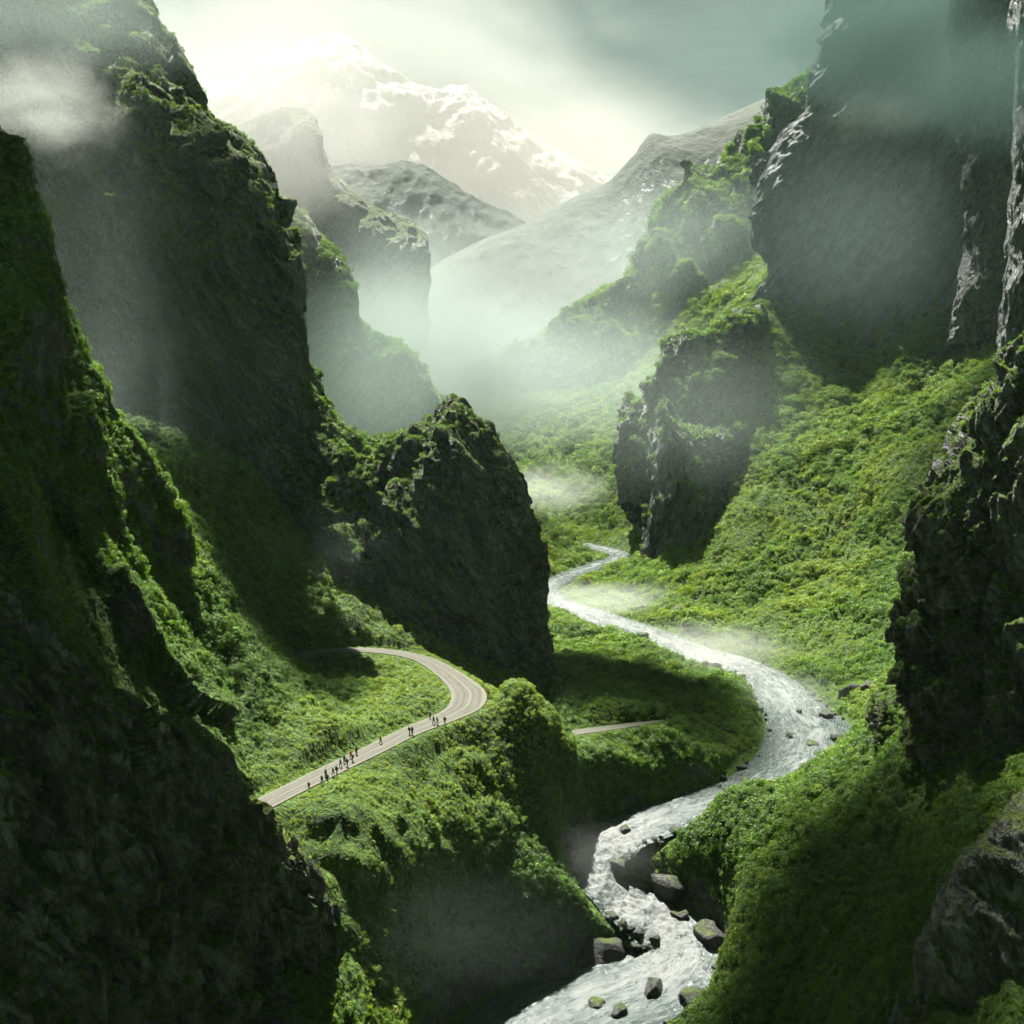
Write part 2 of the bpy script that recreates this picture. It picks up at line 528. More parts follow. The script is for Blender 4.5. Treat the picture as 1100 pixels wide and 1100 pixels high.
# ------------------------------------------------------------------ cliffs and mountains: lofted sheets with a back
def loft(name, rows, back, nu, nv, mat, amp=(6, 30), rock=(1.2, 7), tilt=0.0, veg_bias=0.0, scatter=None, seed=0.0, stretch=(1, 1, 1), crag=()):
    rows = [np.array([P(*p) for p in r]) for r in rows]
    brow = []
    for (du, dv_, dD) in back:
        brow.append((du, dv_, dD))
    ctrl = rows
    full = []
    crest = LOFT_SRC[name][0]
    for (du, dv_, dD) in reversed(back):
        full.append(np.array([P(p[0] + du, p[1] + dv_, p[2] + dD) for p in crest]))
    full += ctrl
    arr = np.array(full)                                  # rows x cols x 3
    V = catmull(arr, nv)
    V = catmull(V.transpose(1, 0, 2), nu).transpose(1, 0, 2)
    n = grid_normals(V)
    if n[nv // 2, nu // 2] @ (-V[nv // 2, nu // 2]) < 0:
        n = -n
    q = V * np.array(stretch) + seed * 37.0
    if tilt:
        c, s = math.cos(tilt), math.sin(tilt)
        q = np.stack([q[..., 0] * c - q[..., 2] * s, q[..., 1], (q[..., 0] * s + q[..., 2] * c)], -1)
    d = fbm(q, amp[1], 5, 0.5) * amp[0]
    qs = q * np.array([1.0, 1.0, 0.34])
    d = d + (fbm(qs, rock[1], 5, 0.55, ridged=True) - 0.25) * rock[0]
    for cs, ca in crag:
        d = d + ca * facets(qs * np.array([1.0, 1.0, 0.8]) + 0.25 * cs * np.stack([perlin(qs / cs * 1.3 + k * 9.1) for k in range(3)], -1), cs, int(seed))
    d = d - d.mean()
    V2 = V + n * d[..., None]
    n2 = grid_normals(V2)
    if n2[nv // 2, nu // 2] @ n[nv // 2, nu // 2] < 0:
        n2 = -n2
    vg = smooth(0.35, 0.62, n2[..., 2] + 0.45 * fbm(q, 18, 4) + veg_bias)
    faces = grid_faces(nv, nu)
    # orient faces like n2
    a, b, c = V2.reshape(-1, 3)[faces[len(faces) // 2][:3]]
    me = mesh_from(name, V2, faces, mat, {'veg': vg})
    o = set_prop(link(name, me), kind='structure')
    if scatter:
        SCATTER.append((V2.reshape(-1, 3), faces, vg.ravel(), scatter))
    return o


LOFT_SRC = {}


def cliff(name, rows, back, nu, nv, mat, **kw):
    LOFT_SRC[name] = rows
    return loft(name, rows, back, nu, nv, mat, **kw)


# left main mountain
cliff('mountain_left', [
    [(60, -190, 440), (120, -80, 420), (160, 0, 402), (176, 42, 394), (204, 98, 382), (228, 132, 372), (268, 165, 362), (293, 192, 352), (299, 250, 348), (308, 320, 344), (320, 395, 340), (352, 436, 336), (400, 477, 332), (430, 472, 326)],
    [(-160, -60, 420), (-60, 0, 405), (40, 60, 392), (100, 110, 372), (150, 150, 357), (186, 184, 344), (222, 214, 333), (250, 246, 329), (272, 300, 331), (288, 360, 332), (304, 420, 330), (334, 460, 327), (382, 495, 323), (415, 500, 317)],
    [(-200, 120, 400), (-100, 160, 390), (0, 200, 382), (60, 230, 376), (110, 260, 360), (150, 275, 347), (178, 300, 336), (206, 330, 329), (236, 375, 327), (262, 420, 330), (288, 465, 326), (322, 495, 322), (372, 525, 316), (405, 540, 309)],
    [(-200, 360, 380), (-100, 370, 370), (0, 380, 362), (60, 390, 356), (110, 400, 348), (145, 410, 342), (170, 420, 336), (195, 440, 332), (222, 470, 329), (250, 500, 325), (280, 530, 320), (315, 555, 313), (360, 580, 306), (395, 595, 302)],
    [(-200, 640, 330), (-100, 620, 325), (0, 600, 318), (60, 590, 315), (110, 580, 312), (145, 580, 310), (170, 580, 308), (195, 585, 307), (222, 595, 306), (250, 610, 304), (280, 625, 301), (315, 640, 297), (360, 655, 294), (390, 665, 292)],
], [(-14, 26, 30), (-60, 110, 60)], 560, 420, M_ROCK, amp=(10, 50), rock=(3.6, 15), tilt=R(-32), scatter='mid', veg_bias=0.15, seed=1, crag=((22, 0.22), (8, 0.32)))

# rock bluff behind the hairpin
cliff('bluff', [
    [(380, 498, 334), (408, 479, 329), (432, 468, 326), (462, 453, 324), (484, 428, 320), (504, 447, 318), (530, 468, 316), (549, 512, 313), (561, 550, 312), (576, 600, 312), (585, 650, 313), (593, 692, 314), (608, 730, 316)],
    [(374, 530, 322), (398, 517, 316), (420, 505, 312), (448, 490, 309), (474, 478, 306), (495, 488, 304), (513, 513, 303), (527, 545, 303), (538, 580, 303), (550, 620, 304), (560, 660, 306), (570, 698, 308), (594, 740, 310)],
    [(362, 590, 312), (384, 580, 307), (405, 572, 304), (430, 562, 301), (455, 560, 299), (475, 570, 298), (491, 590, 297), (502, 615, 298), (512, 640, 299), (522, 668, 301), (533, 693, 303), (548, 718, 305), (574, 752, 306)],
    [(350, 650, 300), (370, 650, 297), (390, 652, 296), (418, 656, 294), (443, 662, 294), (463, 672, 294), (479, 684, 294), (490, 694, 295), (500, 706, 297), (511, 718, 299), (524, 732, 300), (540, 748, 301), (564, 775, 302)],
    [(340, 700, 296), (362, 700, 293), (385, 702, 292), (414, 706, 290), (440, 712, 290), (460, 722, 290), (476, 732, 290), (488, 742, 292), (499, 752, 294), (510, 764, 296), (524, 778, 297), (540, 790, 298), (566, 815, 300)],
], [(-8, 18, 14), (-40, 90, 40)], 330, 270, M_ROCK, amp=(2.6, 22), rock=(2.2, 9), tilt=R(-35), scatter='mid', veg_bias=0.04, seed=2, crag=((12, 0.2), (4.5, 0.35)))

# near left hillside
cliff('hillside_left', [
    [(-150, -100, 222), (-60, 60, 212), (-2, 160, 205), (20, 188, 203), (45, 243, 202), (63, 300, 203), (79, 345, 205), (106, 405, 208), (131, 452, 212), (161, 494, 216), (188, 556, 222), (215, 620, 229)],
    [(-200, 100, 190), (-100, 240, 185), (-40, 300, 182), (0, 340, 181), (25, 380, 182), (45, 420, 185), (60, 460, 190), (85, 500, 194), (112, 540, 200), (142, 578, 207), (177, 622, 214), (212, 672, 220)],
    [(-200, 400, 156), (-120, 450, 156), (-60, 480, 157), (-20, 510, 159), (10, 540, 162), (40, 570, 166), (70, 600, 171), (97, 632, 178), (132, 662, 185), (162, 692, 192), (200, 722, 198), (236, 752, 201)],
    [(-200, 600, 134), (-120, 630, 134), (-60, 640, 136), (-20, 655, 139), (20, 685, 143), (60, 715, 148), (100, 745, 155), (140, 770, 162), (180, 795, 170), (215, 818, 176), (245, 842, 179), (272, 868, 179)],
    [(-200, 800, 124), (-120, 820, 126), (-60, 830, 129), (-20, 850, 132), (20, 860, 136), (60, 870, 141), (100, 880, 147), (140, 890, 152), (180, 900, 158), (215, 905, 164), (245, 915, 169), (270, 925, 171)],
], [(-18, 26, 16), (-90, 120, 30)], 420, 360, M_GROUND, amp=(5, 26), rock=(1.4, 7), tilt=R(-35), scatter='near', veg_bias=0.4, seed=3, crag=((14, 0.3),))

# dark cliff at the lower left, under the camera's left
cliff('cliff_left', [
    [(-200, 560, 126), (-100, 585, 127), (0, 628, 129), (60, 688, 132), (110, 738, 135), (150, 768, 139), (200, 797, 145), (242, 830, 151), (282, 872, 158), (318, 915, 165), (350, 965, 171), (375, 1020, 174)],
    [(-220, 640, 118), (-110, 670, 119), (-20, 720, 121), (40, 780, 124), (90, 822, 128), (130, 850, 132), (180, 880, 138), (220, 910, 144), (262, 945, 152), (300, 985, 159), (335, 1020, 166), (365, 1060, 170)],
    [(-230, 780, 110), (-120, 810, 112), (-30, 860, 115), (30, 900, 119), (80, 930, 123), (120, 955, 128), (170, 985, 134), (212, 1010, 141), (255, 1035, 149), (295, 1060, 157), (332, 1090, 164), (365, 1115, 169)],
    [(-240, 1000, 100), (-130, 1020, 102), (-40, 1050, 105), (20, 1080, 110), (70, 1100, 115), (115, 1120, 121), (165, 1140, 129), (208, 1160, 137), (252, 1180, 146), (295, 1200, 155), (335, 1215, 162), (370, 1230, 167)],
    [(-240, 1300, 92), (-130, 1310, 95), (-40, 1330, 100), (20, 1340, 106), (70, 1350, 112), (115, 1360, 119), (165, 1370, 127), (208, 1380, 135), (252, 1390, 144), (295, 1400, 153), (335, 1410, 161), (370, 1420, 166)],
], [(-10, 16, 8), (-30, 60, 16)], 380, 330, M_ROCK, amp=(2.5, 16), rock=(1.6, 6), tilt=R(-38), scatter='sparse', veg_bias=0.05, seed=4, crag=((9, 0.3), (3, 0.45)))

# right foreground rock wall
cliff('rock_wall_right', [
    [(1250, 250, 160), (1130, 350, 165), (1088, 405, 169), (1047, 426, 172), (1030, 462, 173), (1002, 508, 174), (974, 545, 175), (998, 582, 177), (976, 622, 178), (985, 648, 178), (968, 680, 178), (980, 712, 181), (978, 745, 190), (962, 775, 206)],
    [(1300, 340, 145), (1180, 420, 150), (1120, 450, 155), (1078, 465, 159), (1058, 495, 161), (1035, 530, 162), (1010, 565, 163), (1020, 600, 165), (1002, 640, 166), (1005, 668, 167), (995, 705, 168), (1000, 745, 172), (994, 778, 182), (975, 802, 200)],
    [(1320, 480, 132), (1230, 520, 138), (1170, 540, 143), (1130, 560, 147), (1105, 580, 150), (1085, 610, 153), (1065, 640, 156), (1055, 670, 158), (1040, 700, 160), (1035, 725, 161), (1025, 755, 163), (1022, 782, 168), (1010, 808, 178), (988, 832, 194)],
    [(1330, 650, 122), (1260, 670, 127), (1210, 690, 131), (1170, 710, 135), (1145, 725, 139), (1122, 740, 143), (1105, 755, 146), (1088, 770, 149), (1072, 785, 152), (1060, 798, 155), (1046, 815, 160), (1038, 832, 166), (1022, 850, 175), (1002, 865, 190)],
    [(1330, 900, 115), (1260, 900, 120), (1210, 900, 124), (1170, 900, 128), (1145, 900, 132), (1122, 900, 136), (1105, 900, 140), (1088, 900, 143), (1072, 905, 146), (1060, 910, 149), (1046, 915, 152), (1035, 920, 156), (1015, 930, 160), (985, 935, 168)],
], [(12, 14, 10), (60, 70, 24)], 420, 330, M_ROCK, amp=(5.0, 16), rock=(3.2, 8), tilt=R(30), scatter='sparse', veg_bias=0.22, seed=5, crag=((10, 0.42), (3.6, 0.5)))

# layered mossy rock at the lower right
cliff('ledge_right', [
    [(1250, 740, 112), (1160, 800, 112), (1110, 838, 112), (1075, 870, 113), (1045, 905, 114), (1020, 945, 116), (1003, 990, 118), (990, 1035, 120), (965, 1085, 122), (930, 1140, 124)],
    [(1270, 850, 103), (1180, 890, 104), (1135, 915, 105), (1105, 940, 106), (1078, 968, 108), (1055, 1000, 110), (1035, 1035, 112), (1015, 1075, 115), (985, 1120, 118), (950, 1170, 121)],
    [(1280, 1000, 98), (1200, 1020, 99), (1155, 1035, 101), (1125, 1050, 103), (1098, 1070, 105), (1075, 1090, 107), (1052, 1115, 110), (1030, 1145, 113), (1000, 1180, 116), (965, 1220, 119)],
    [(1290, 1300, 94), (1210, 1300, 96), (1165, 1300, 98), (1135, 1300, 100), (1108, 1300, 103), (1085, 1300, 105), (1062, 1300, 108), (1040, 1310, 111), (1010, 1320, 114), (975, 1340, 117)],
], [(10, 12, 8), (50, 60, 20)], 260, 220, M_ROCK, amp=(2.5, 12), rock=(1.2, 4), tilt=0, scatter='sparse', veg_bias=0.0, seed=6, stretch=(0.45, 0.45, 2.0))

# great right mountain above the lit slope
cliff('mountain_right', [
    [(905, -160, 660), (905, -60, 650), (900, 10, 642), (878, 78, 634), (868, 118, 628), (846, 152, 622), (826, 192, 618), (820, 245, 614), (822, 300, 606), (800, 345, 600), (770, 385, 594)],
    [(990, -180, 640), (970, -80, 630), (950, 10, 622), (930, 85, 616), (915, 135, 612), (895, 180, 607), (875, 225, 603), (862, 270, 599), (856, 315, 594), (836, 360, 588), (810, 400, 582)],
    [(1090, -200, 620), (1060, -90, 612), (1035, 10, 606), (1010, 90, 600), (990, 150, 596), (968, 205, 592), (945, 260, 588), (925, 305, 584), (912, 345, 580), (895, 385, 574), (870, 420, 566)],
    [(1200, -200, 600), (1170, -90, 592), (1140, 10, 586), (1115, 90, 580), (1090, 160, 576), (1065, 225, 572), (1040, 285, 568), (1020, 325, 562), (1000, 362, 556), (980, 400, 548), (950, 435, 540)],
    [(1330, -200, 580), (1300, -90, 570), (1270, 10, 562), (1240, 95, 555), (1210, 175, 550), (1180, 245, 546), (1150, 310, 540), (1120, 355, 532), (1095, 395, 524), (1070, 430, 518), (1040, 465, 512)],
], [(25, 30, 30), (120, 120, 80)], 460, 380, M_WALL, amp=(14, 60), rock=(15.0, 40), crag=((14, 0.4),), tilt=R(38), veg_bias=-0.6, seed=7)

# pale buttress at the right edge and the dark column before it
cliff('buttress_right', [
    [(1010, -60, 545), (1030, 130, 540), (1036, 190, 536), (1032, 250, 532), (1030, 310, 528), (1026, 352, 524), (1020, 372, 522)],
    [(1060, -60, 520), (1062, 130, 518), (1064, 190, 514), (1060, 250, 512), (1052, 300, 510), (1044, 340, 512), (1034, 370, 516)],
    [(1110, -60, 510), (1108, 130, 508), (1104, 190, 505), (1098, 250, 504), (1085, 300, 504), (1068, 345, 508), (1048, 385, 514)],
    [(1180, -60, 510), (1175, 130, 508), (1168, 190, 506), (1155, 250, 504), (1140, 310, 505), (1115, 360, 508), (1090, 410, 512)],
], [(20, 10, 25), (80, 40, 60)], 180, 220, M_GREY, amp=(6, 26), rock=(3.5, 12), tilt=R(-15), veg_bias=-0.35, seed=8)
cliff('column_right', [
    [(1092, -40, 345), (1092, 110, 342), (1086, 220, 340), (1080, 290, 338), (1076, 350, 337), (1074, 420, 336), (1070, 520, 335)],
    [(1118, -40, 330), (1114, 110, 328), (1108, 220, 326), (1104, 290, 325), (1100, 350, 324), (1096, 420, 324), (1092, 520, 324)],
    [(1200, -40, 325), (1195, 110, 322), (1190, 220, 320), (1185, 290, 318), (1180, 350, 317), (1175, 420, 316), (1170, 520, 316)],
], [(15, 8, 18), (70, 30, 40)], 130, 240, M_GREY, amp=(3, 18), rock=(2.5, 9), tilt=R(-10), veg_bias=-0.3, seed=9)

# outcrops on the lit slope
cliff('outcrop_upper', [
    [(820, 330, 570), (775, 348, 568), (742, 360, 566), (712, 378, 565), (700, 410, 566), (678, 440, 567), (664, 470, 568), (662, 500, 570), (668, 540, 572)],
    [(815, 345, 560), (778, 365, 556), (750, 380, 553), (730, 400, 551), (718, 430, 551), (700, 460, 552), (688, 485, 554), (684, 512, 557), (688, 545, 560)],
    [(810, 370, 552), (782, 390, 546), (765, 410, 542), (752, 435, 540), (740, 460, 540), (728, 485, 541), (716, 508, 543), (712, 530, 546), (716, 555, 550)],
    [(805, 420, 550), (785, 440, 545), (775, 460, 541), (768, 485, 538), (760, 510, 537), (752, 530, 538), (744, 550, 540), (740, 565, 543), (744, 585, 547)],
], [(8, 12, 18), (40, 60, 60)], 190, 150, M_GREY, amp=(6, 26), rock=(4.0, 13), tilt=R(-40), scatter='far', veg_bias=-0.1, seed=10, crag=((14, 0.4),))
cliff('outcrop_lower', [
    [(790, 470, 530), (755, 462, 527), (730, 450, 524), (716, 434, 520), (706, 455, 520), (698, 490, 520), (696, 520, 520), (694, 560, 520), (690, 600, 522)],
    [(792, 500, 520), (765, 492, 516), (742, 480, 512), (724, 468, 508), (716, 490, 508), (712, 520, 508), (710, 550, 509), (710, 580, 510), (708, 610, 513)],
    [(794, 540, 512), (772, 535, 507), (755, 530, 503), (742, 525, 500), (736, 540, 500), (732, 560, 500), (730, 580, 501), (730, 600, 503), (728, 622, 507)],
    [(796, 600, 506), (780, 598, 502), (766, 596, 498), (756, 595, 495), (750, 602, 494), (748, 612, 494), (746, 622, 495), (746, 632, 498), (744, 645, 502)],
], [(8, 12, 14), (40, 70, 50)], 170, 150, M_GREY, amp=(4, 20), rock=(3.5, 11), tilt=R(-15), scatter='far', veg_bias=-0.1, seed=11, crag=((12, 0.4),))

# middle cliffs, left of the valley
cliff('cliff_middle', [
    [(180, 120, 580), (260, 170, 574), (300, 214, 568), (325, 236, 566), (342, 262, 564), (362, 285, 562), (378, 305, 561), (384, 340, 560), (402, 362, 559), (430, 378, 558), (455, 408, 557), (490, 452, 556), (520, 500, 556)],
    [(180, 260, 560), (250, 290, 554), (280, 320, 548), (300, 340, 546), (318, 355, 544), (335, 375, 543), (348, 395, 542), (358, 415, 541), (375, 435, 541), (398, 455, 541), (425, 475, 542), (462, 500, 544), (500, 530, 546)],
    [(180, 620, 540), (250, 620, 534), (280, 620, 530), (300, 620, 528), (318, 620, 526), (335, 620, 525), (348, 620, 524), (358, 620, 524), (375, 620, 524), (398, 620, 525), (425, 620, 527), (462, 620, 530), (500, 620, 534)],
], [(-12, 20, 40), (-40, 120, 80)], 260, 200, M_GREY, amp=(8, 36), rock=(4, 16), tilt=R(20), scatter='far', veg_bias=0.0, seed=12)
cliff('cliff_far_left', [
    [(250, 150, 760), (290, 132, 756), (312, 125, 752), (332, 128, 750), (343, 142, 748), (347, 166, 746), (358, 190, 744), (385, 212, 740), (412, 230, 736), (438, 240, 733), (455, 254, 731), (462, 276, 730), (460, 312, 730), (457, 350, 731), (455, 390, 733), (458, 430, 736)],
    [(250, 240, 740), (285, 230, 736), (305, 225, 732), (322, 228, 729), (333, 240, 727), (340, 258, 725), (352, 275, 723), (375, 290, 719), (398, 302, 715), (420, 310, 712), (435, 320, 710), (442, 335, 710), (441, 360, 711), (439, 385, 713), (438, 415, 716), (440, 445, 720)],
    [(250, 560, 730), (285, 560, 724), (305, 560, 720), (322, 560, 716), (333, 560, 714), (340, 560, 712), (352, 560, 708), (375, 560, 704), (398, 560, 700), (420, 560, 698), (435, 560, 697), (442, 560, 697), (443, 560, 698), (444, 560, 700), (445, 560, 704), (448, 560, 710)],
], [(-12, 14, 50), (-40, 120, 110)], 260, 200, M_GREY, amp=(7, 40), rock=(4, 18), tilt=R(15), veg_bias=-0.05, seed=13)

# middle right ridge with crags
cliff('ridge_right', [
    [(900, 60, 830), (850, 94, 828), (828, 118, 826), (802, 142, 824), (790, 170, 822), (768, 184, 822), (735, 178, 823), (726, 200, 824), (700, 228, 826), (692, 250, 828), (688, 280, 830), (672, 302, 834), (640, 322, 840), (600, 350, 850), (550, 378, 862), (500, 412, 876)],
    [(900, 150, 800), (855, 165, 797), (835, 185, 795), (812, 205, 793), (800, 225, 791), (780, 238, 790), (750, 240, 791), (738, 255, 793), (718, 275, 796), (708, 292, 799), (700, 312, 802), (682, 332, 807), (650, 352, 815), (612, 378, 826), (565, 405, 840), (515, 435, 855)],
    [(900, 280, 780), (860, 280, 778), (840, 285, 776), (818, 290, 774), (805, 297, 772), (786, 303, 771), (760, 305, 771), (748, 315, 772), (730, 330, 775), (720, 345, 778), (710, 360, 781), (692, 380, 786), (662, 402, 792), (625, 428, 802), (580, 452, 815), (530, 480, 828)],
    [(900, 480, 770), (860, 480, 768), (840, 480, 766), (818, 480, 764), (805, 480, 762), (786, 480, 761), (760, 480, 761), (748, 480, 762), (730, 485, 765), (720, 490, 768), (710, 500, 771), (692, 510, 776), (662, 520, 782), (625, 530, 790), (580, 540, 800), (530, 550, 812)],
], [(10, 16, 40), (30, 120, 120)], 360, 260, M_GREY, amp=(9, 44), rock=(6, 22), crag=((24, 0.35),), tilt=R(-20), scatter='far', veg_bias=0.12, seed=14)

# distant mountains
cliff('mountain_far_right', [
    [(420, 320, 1350), (470, 288, 1340), (520, 262, 1330), (572, 240, 1320), (612, 218, 1310), (650, 200, 1300), (680, 172, 1290), (702, 148, 1285), (725, 150, 1280), (760, 138, 1275), (800, 120, 1270), (860, 90, 1265), (940, 60, 1260)],
    [(420, 400, 1240), (480, 370, 1230), (535, 345, 1220), (590, 320, 1210), (632, 300, 1200), (672, 285, 1190), (705, 262, 1180), (728, 245, 1175), (750, 240, 1170), (785, 230, 1165), (820, 215, 1160), (880, 190, 1155), (960, 160, 1150)],
    [(420, 520, 1150), (490, 510, 1140), (550, 500, 1130), (605, 490, 1120), (650, 480, 1110), (690, 470, 1100), (725, 460, 1095), (750, 450, 1090), (775, 445, 1085), (810, 440, 1080), (845, 430, 1075), (900, 420, 1070), (980, 400, 1065)],
], [(0, 30, 120), (0, 160, 300)], 300, 200, M_FAR, amp=(5, 90), rock=(3, 40), tilt=R(-25), veg_bias=0.0, seed=15)
cliff('mountain_far_left', [
    [(240, 205, 1560), (320, 190, 1550), (362, 180, 1545), (400, 182, 1540), (430, 176, 1536), (450, 180, 1533), (480, 195, 1530), (520, 218, 1526), (566, 241, 1522), (620, 275, 1518), (680, 320, 1515)],
    [(240, 280, 1460), (310, 270, 1450), (352, 262, 1445), (390, 260, 1440), (425, 258, 1436), (450, 260, 1433), (485, 270, 1430), (525, 285, 1426), (570, 300, 1422), (620, 325, 1418), (680, 360, 1415)],
    [(240, 460, 1380), (310, 460, 1375), (352, 460, 1370), (390, 460, 1366), (425, 460, 1362), (450, 460, 1360), (485, 460, 1356), (525, 460, 1353), (570, 460, 1350), (620, 460, 1348), (680, 460, 1345)],
], [(0, 30, 120), (0, 160, 300)], 240, 160, M_FAR, amp=(10, 90), rock=(6, 40), tilt=R(20), veg_bias=-0.1, seed=16)
cliff('mountain_snow', [
    [(100, 150, 2070), (180, 110, 2060), (250, 85, 2050), (300, 62, 2040), (335, 46, 2031), (372, 42, 2026), (405, 68, 2021), (440, 88, 2021), (470, 100, 2021), (500, 98, 2021), (535, 120, 2021), (575, 152, 2021), (640, 185, 2021), (720, 240, 2021)],
    [(100, 250, 1925), (180, 220, 1915), (250, 190, 1906), (300, 165, 1901), (345, 145, 1896), (385, 140, 1891), (420, 160, 1886), (455, 175, 1886), (485, 185, 1886), (515, 185, 1886), (550, 200, 1886), (590, 225, 1886), (650, 250, 1886), (720, 290, 1886)],
    [(100, 460, 1780), (180, 460, 1776), (250, 460, 1771), (300, 460, 1766), (345, 460, 1761), (385, 460, 1756), (420, 460, 1751), (455, 460, 1751), (485, 460, 1751), (515, 460, 1751), (550, 460, 1751), (590, 460, 1751), (650, 460, 1751), (720, 460, 1751)],
], [(0, 30, 150), (0, 160, 350)], 320, 200, M_SNOW, amp=(12, 92), rock=(20, 85), tilt=R(30), veg_bias=-0.6, seed=17)

# ------------------------------------------------------------------ road
def strip(path, half, na, lift, crown=0.05):
    d = np.gradient(path[:, :2], axis=0)
    d /= np.linalg.norm(d, axis=1, keepdims=True)
    nrm = np.stack([-d[:, 1], d[:, 0]], -1)
    s = np.linspace(-1, 1, na)
    V = np.empty((len(path), na, 3))
    V[..., :2] = path[:, None, :2] + nrm[:, None] * (s[None, :, None] * half[:, None, None])
    V[..., 2] = path[:, None, 2] + lift + crown * (1 - s[None] ** 2)
    L = np.concatenate([[0], np.cumsum(np.linalg.norm(np.diff(path, axis=0), axis=1))])
    uv = np.stack([np.broadcast_to(s[None], V.shape[:2]), np.broadcast_to(L[:, None], V.shape[:2])], -1)
    return V, uv.reshape(-1, 2)


mr, t = make_mat('worn_road')
uvn = t.n('ShaderNodeUVMap', uv_map='UVMap')
us = t.n('ShaderNodeSeparateXYZ', {0: uvn.outputs[0]})
au = t.math('ABSOLUTE', us.outputs['X'])
pos = t.n('ShaderNodeNewGeometry').outputs['Position']
nn = t.noise(pos, 0.9, 5.0, 0.6)
ns = t.noise(t.mapv(uvn.outputs[0], (3.0, 0.09, 1)), 2.0, 4.0, 0.6)
uw = t.math('ADD', au, t.math('MULTIPLY', t.math('SUBTRACT', nn, 0.5), 0.45))
base = t.mix(t.ramp(ns, 0.35, 0.65), (0.055, 0.057, 0.048, 1), (0.085, 0.085, 0.070, 1))
base = t.mix(t.ramp(uw, 0.70, 0.86), base, (0.105, 0.102, 0.076, 1))
cen = t.math('ABSOLUTE', t.math('SUBTRACT', us.outputs['X'], -0.08))
base = t.mix(t.ramp(cen, 0.03, 0.11, 0.85, 0.0), base, (0.115, 0.111, 0.078, 1))
tw = t.math('ABSOLUTE', t.math('SUBTRACT', au, 0.45))
base = t.mix(t.ramp(tw, 0.06, 0.16, 0.5, 0.0), base, (0.090, 0.088, 0.071, 1))
base = t.mix(t.ramp(uw, 0.97, 1.05, 0.0, 0.8), base, (0.05, 0.055, 0.02, 1))
bp = t.n('ShaderNodeBump', {'Strength': 0.4, 'Distance': 0.2, 'Height': nn})
bs = t.n('ShaderNodeBsdfPrincipled', {'Base Color': base, 'Roughness': 0.9, 'Normal': bp.outputs[0]})
bs.inputs['Specular IOR Level'].default_value = 0.15
t.n('ShaderNodeOutputMaterial', {0: bs.outputs[0]})

V, uv = strip(road_pts, road_w, 13, 0.05)
set_prop(link('road', mesh_from('road', V, grid_faces(*V.shape[:2]), mr, uv=uv)), kind='structure')
V, uv = strip(tail_pts, tail_w, 9, 0.03)
set_prop(link('road', mesh_from('road_lower', V, grid_faces(*V.shape[:2]), mr, uv=uv)), kind='structure')

# ------------------------------------------------------------------ river
rp = catmull([PZ(*p[:3]) for p in RIVER], 1500)
rw = catmull(np.array([p[3] for p in RIVER], float)[:, None], 1500)[:, 0] * 0.9 + 1.0
V, uv = strip(rp, rw, 61, 0.0, 0.0)
slope = np.abs(np.gradient(rp[:, 2])) / np.maximum(np.linalg.norm(np.gradient(rp[:, :2], axis=0), axis=1), 1e-3)
turb = smooth(0.015, 0.22, np.convolve(slope, np.ones(25) / 25, 'same'))
sn = np.linspace(-1, 1, 61)
q = np.stack([V[..., 0], V[..., 1], V[..., 2] * 0.3], -1)
wave = fbm(q, 5.0, 4) * (0.25 + 1.0 * turb[:, None]) + (fbm(q, 2.2, 3, ridged=True)) * (0.12 + 0.28 * turb[:, None])
V[..., 2] += wave * (1 - 0.6 * np.abs(sn[None]) ** 4) - 0.5 * np.abs(sn[None]) ** 8
mw, t = make_mat('white_water')
uvn = t.n('ShaderNodeUVMap', uv_map='UVMap')
us = t.n('ShaderNodeSeparateXYZ', {0: uvn.outputs[0]})
tb = t.n('ShaderNodeAttribute', attribute_name='turb').outputs['Fac']
hwv = t.n('ShaderNodeAttribute', attribute_name='half').outputs['Fac']
flow = t.n('ShaderNodeCombineXYZ', {0: t.math('MULTIPLY', us.outputs['X'], hwv), 1: t.math('MULTIPLY', us.outputs['Y'], 0.16), 2: 0.0}).outputs[0]
f1 = t.noise(flow, 0.9, 7.0, 0.62, 1.6)
f2 = t.noise(t.mapv(flow, (1.0, 2.2, 1.0), loc=(7, 3, 0)), 0.35, 4.0, 0.55, 1.0)
f3 = t.n('ShaderNodeTexNoise', {'Vector': flow, 'Scale': 1.3, 'Detail': 5.0, 'Roughness': 0.6, 'Distortion': 2.5}).outputs[0]
ed = t.math('ABSOLUTE', us.outputs['X'])
fo = t.math('ADD', t.math('MULTIPLY', f1, 0.5), t.math('MULTIPLY', f2, 0.5))
fo = t.math('ADD', fo, t.math('MULTIPLY', tb, 0.13))
fo = t.math('SUBTRACT', fo, t.math('MULTIPLY', t.math('POWER', ed, 2.0), 0.20))
veins = t.ramp(t.math('ABSOLUTE', t.math('SUBTRACT', f3, 0.5)), 0.0, 0.05, 1.0, 0.0)
fm = t.ramp(fo, 0.42, 0.68)
fm = t.math('MAXIMUM', fm, t.math('MULTIPLY', veins, 0.55), clamp=True)
colw = t.mix(fm, (0.020, 0.038, 0.034, 1), (0.125, 0.133, 0.127, 1))
h = t.math('ADD', t.math('MULTIPLY', f1, 0.8), t.math('MULTIPLY', f3, 0.5))
bp = t.n('ShaderNodeBump', {'Strength': 0.8, 'Distance': 0.8, 'Height': h})
bs = t.n('ShaderNodeBsdfPrincipled', {'Base Color': colw, 'Roughness': t.mix(fm, (0.18, 0.18, 0.18, 1), (0.8, 0.8, 0.8, 1)), 'Normal': bp.outputs[0]})
t.n('ShaderNodeOutputMaterial', {0: bs.outputs[0]})
riv_me = mesh_from('river', V, grid_faces(*V.shape[:2]), mw, {'turb': np.repeat(turb, 61), 'half': np.repeat(rw, 61)}, uv=uv)
river = set_prop(link('river', riv_me), kind='structure')

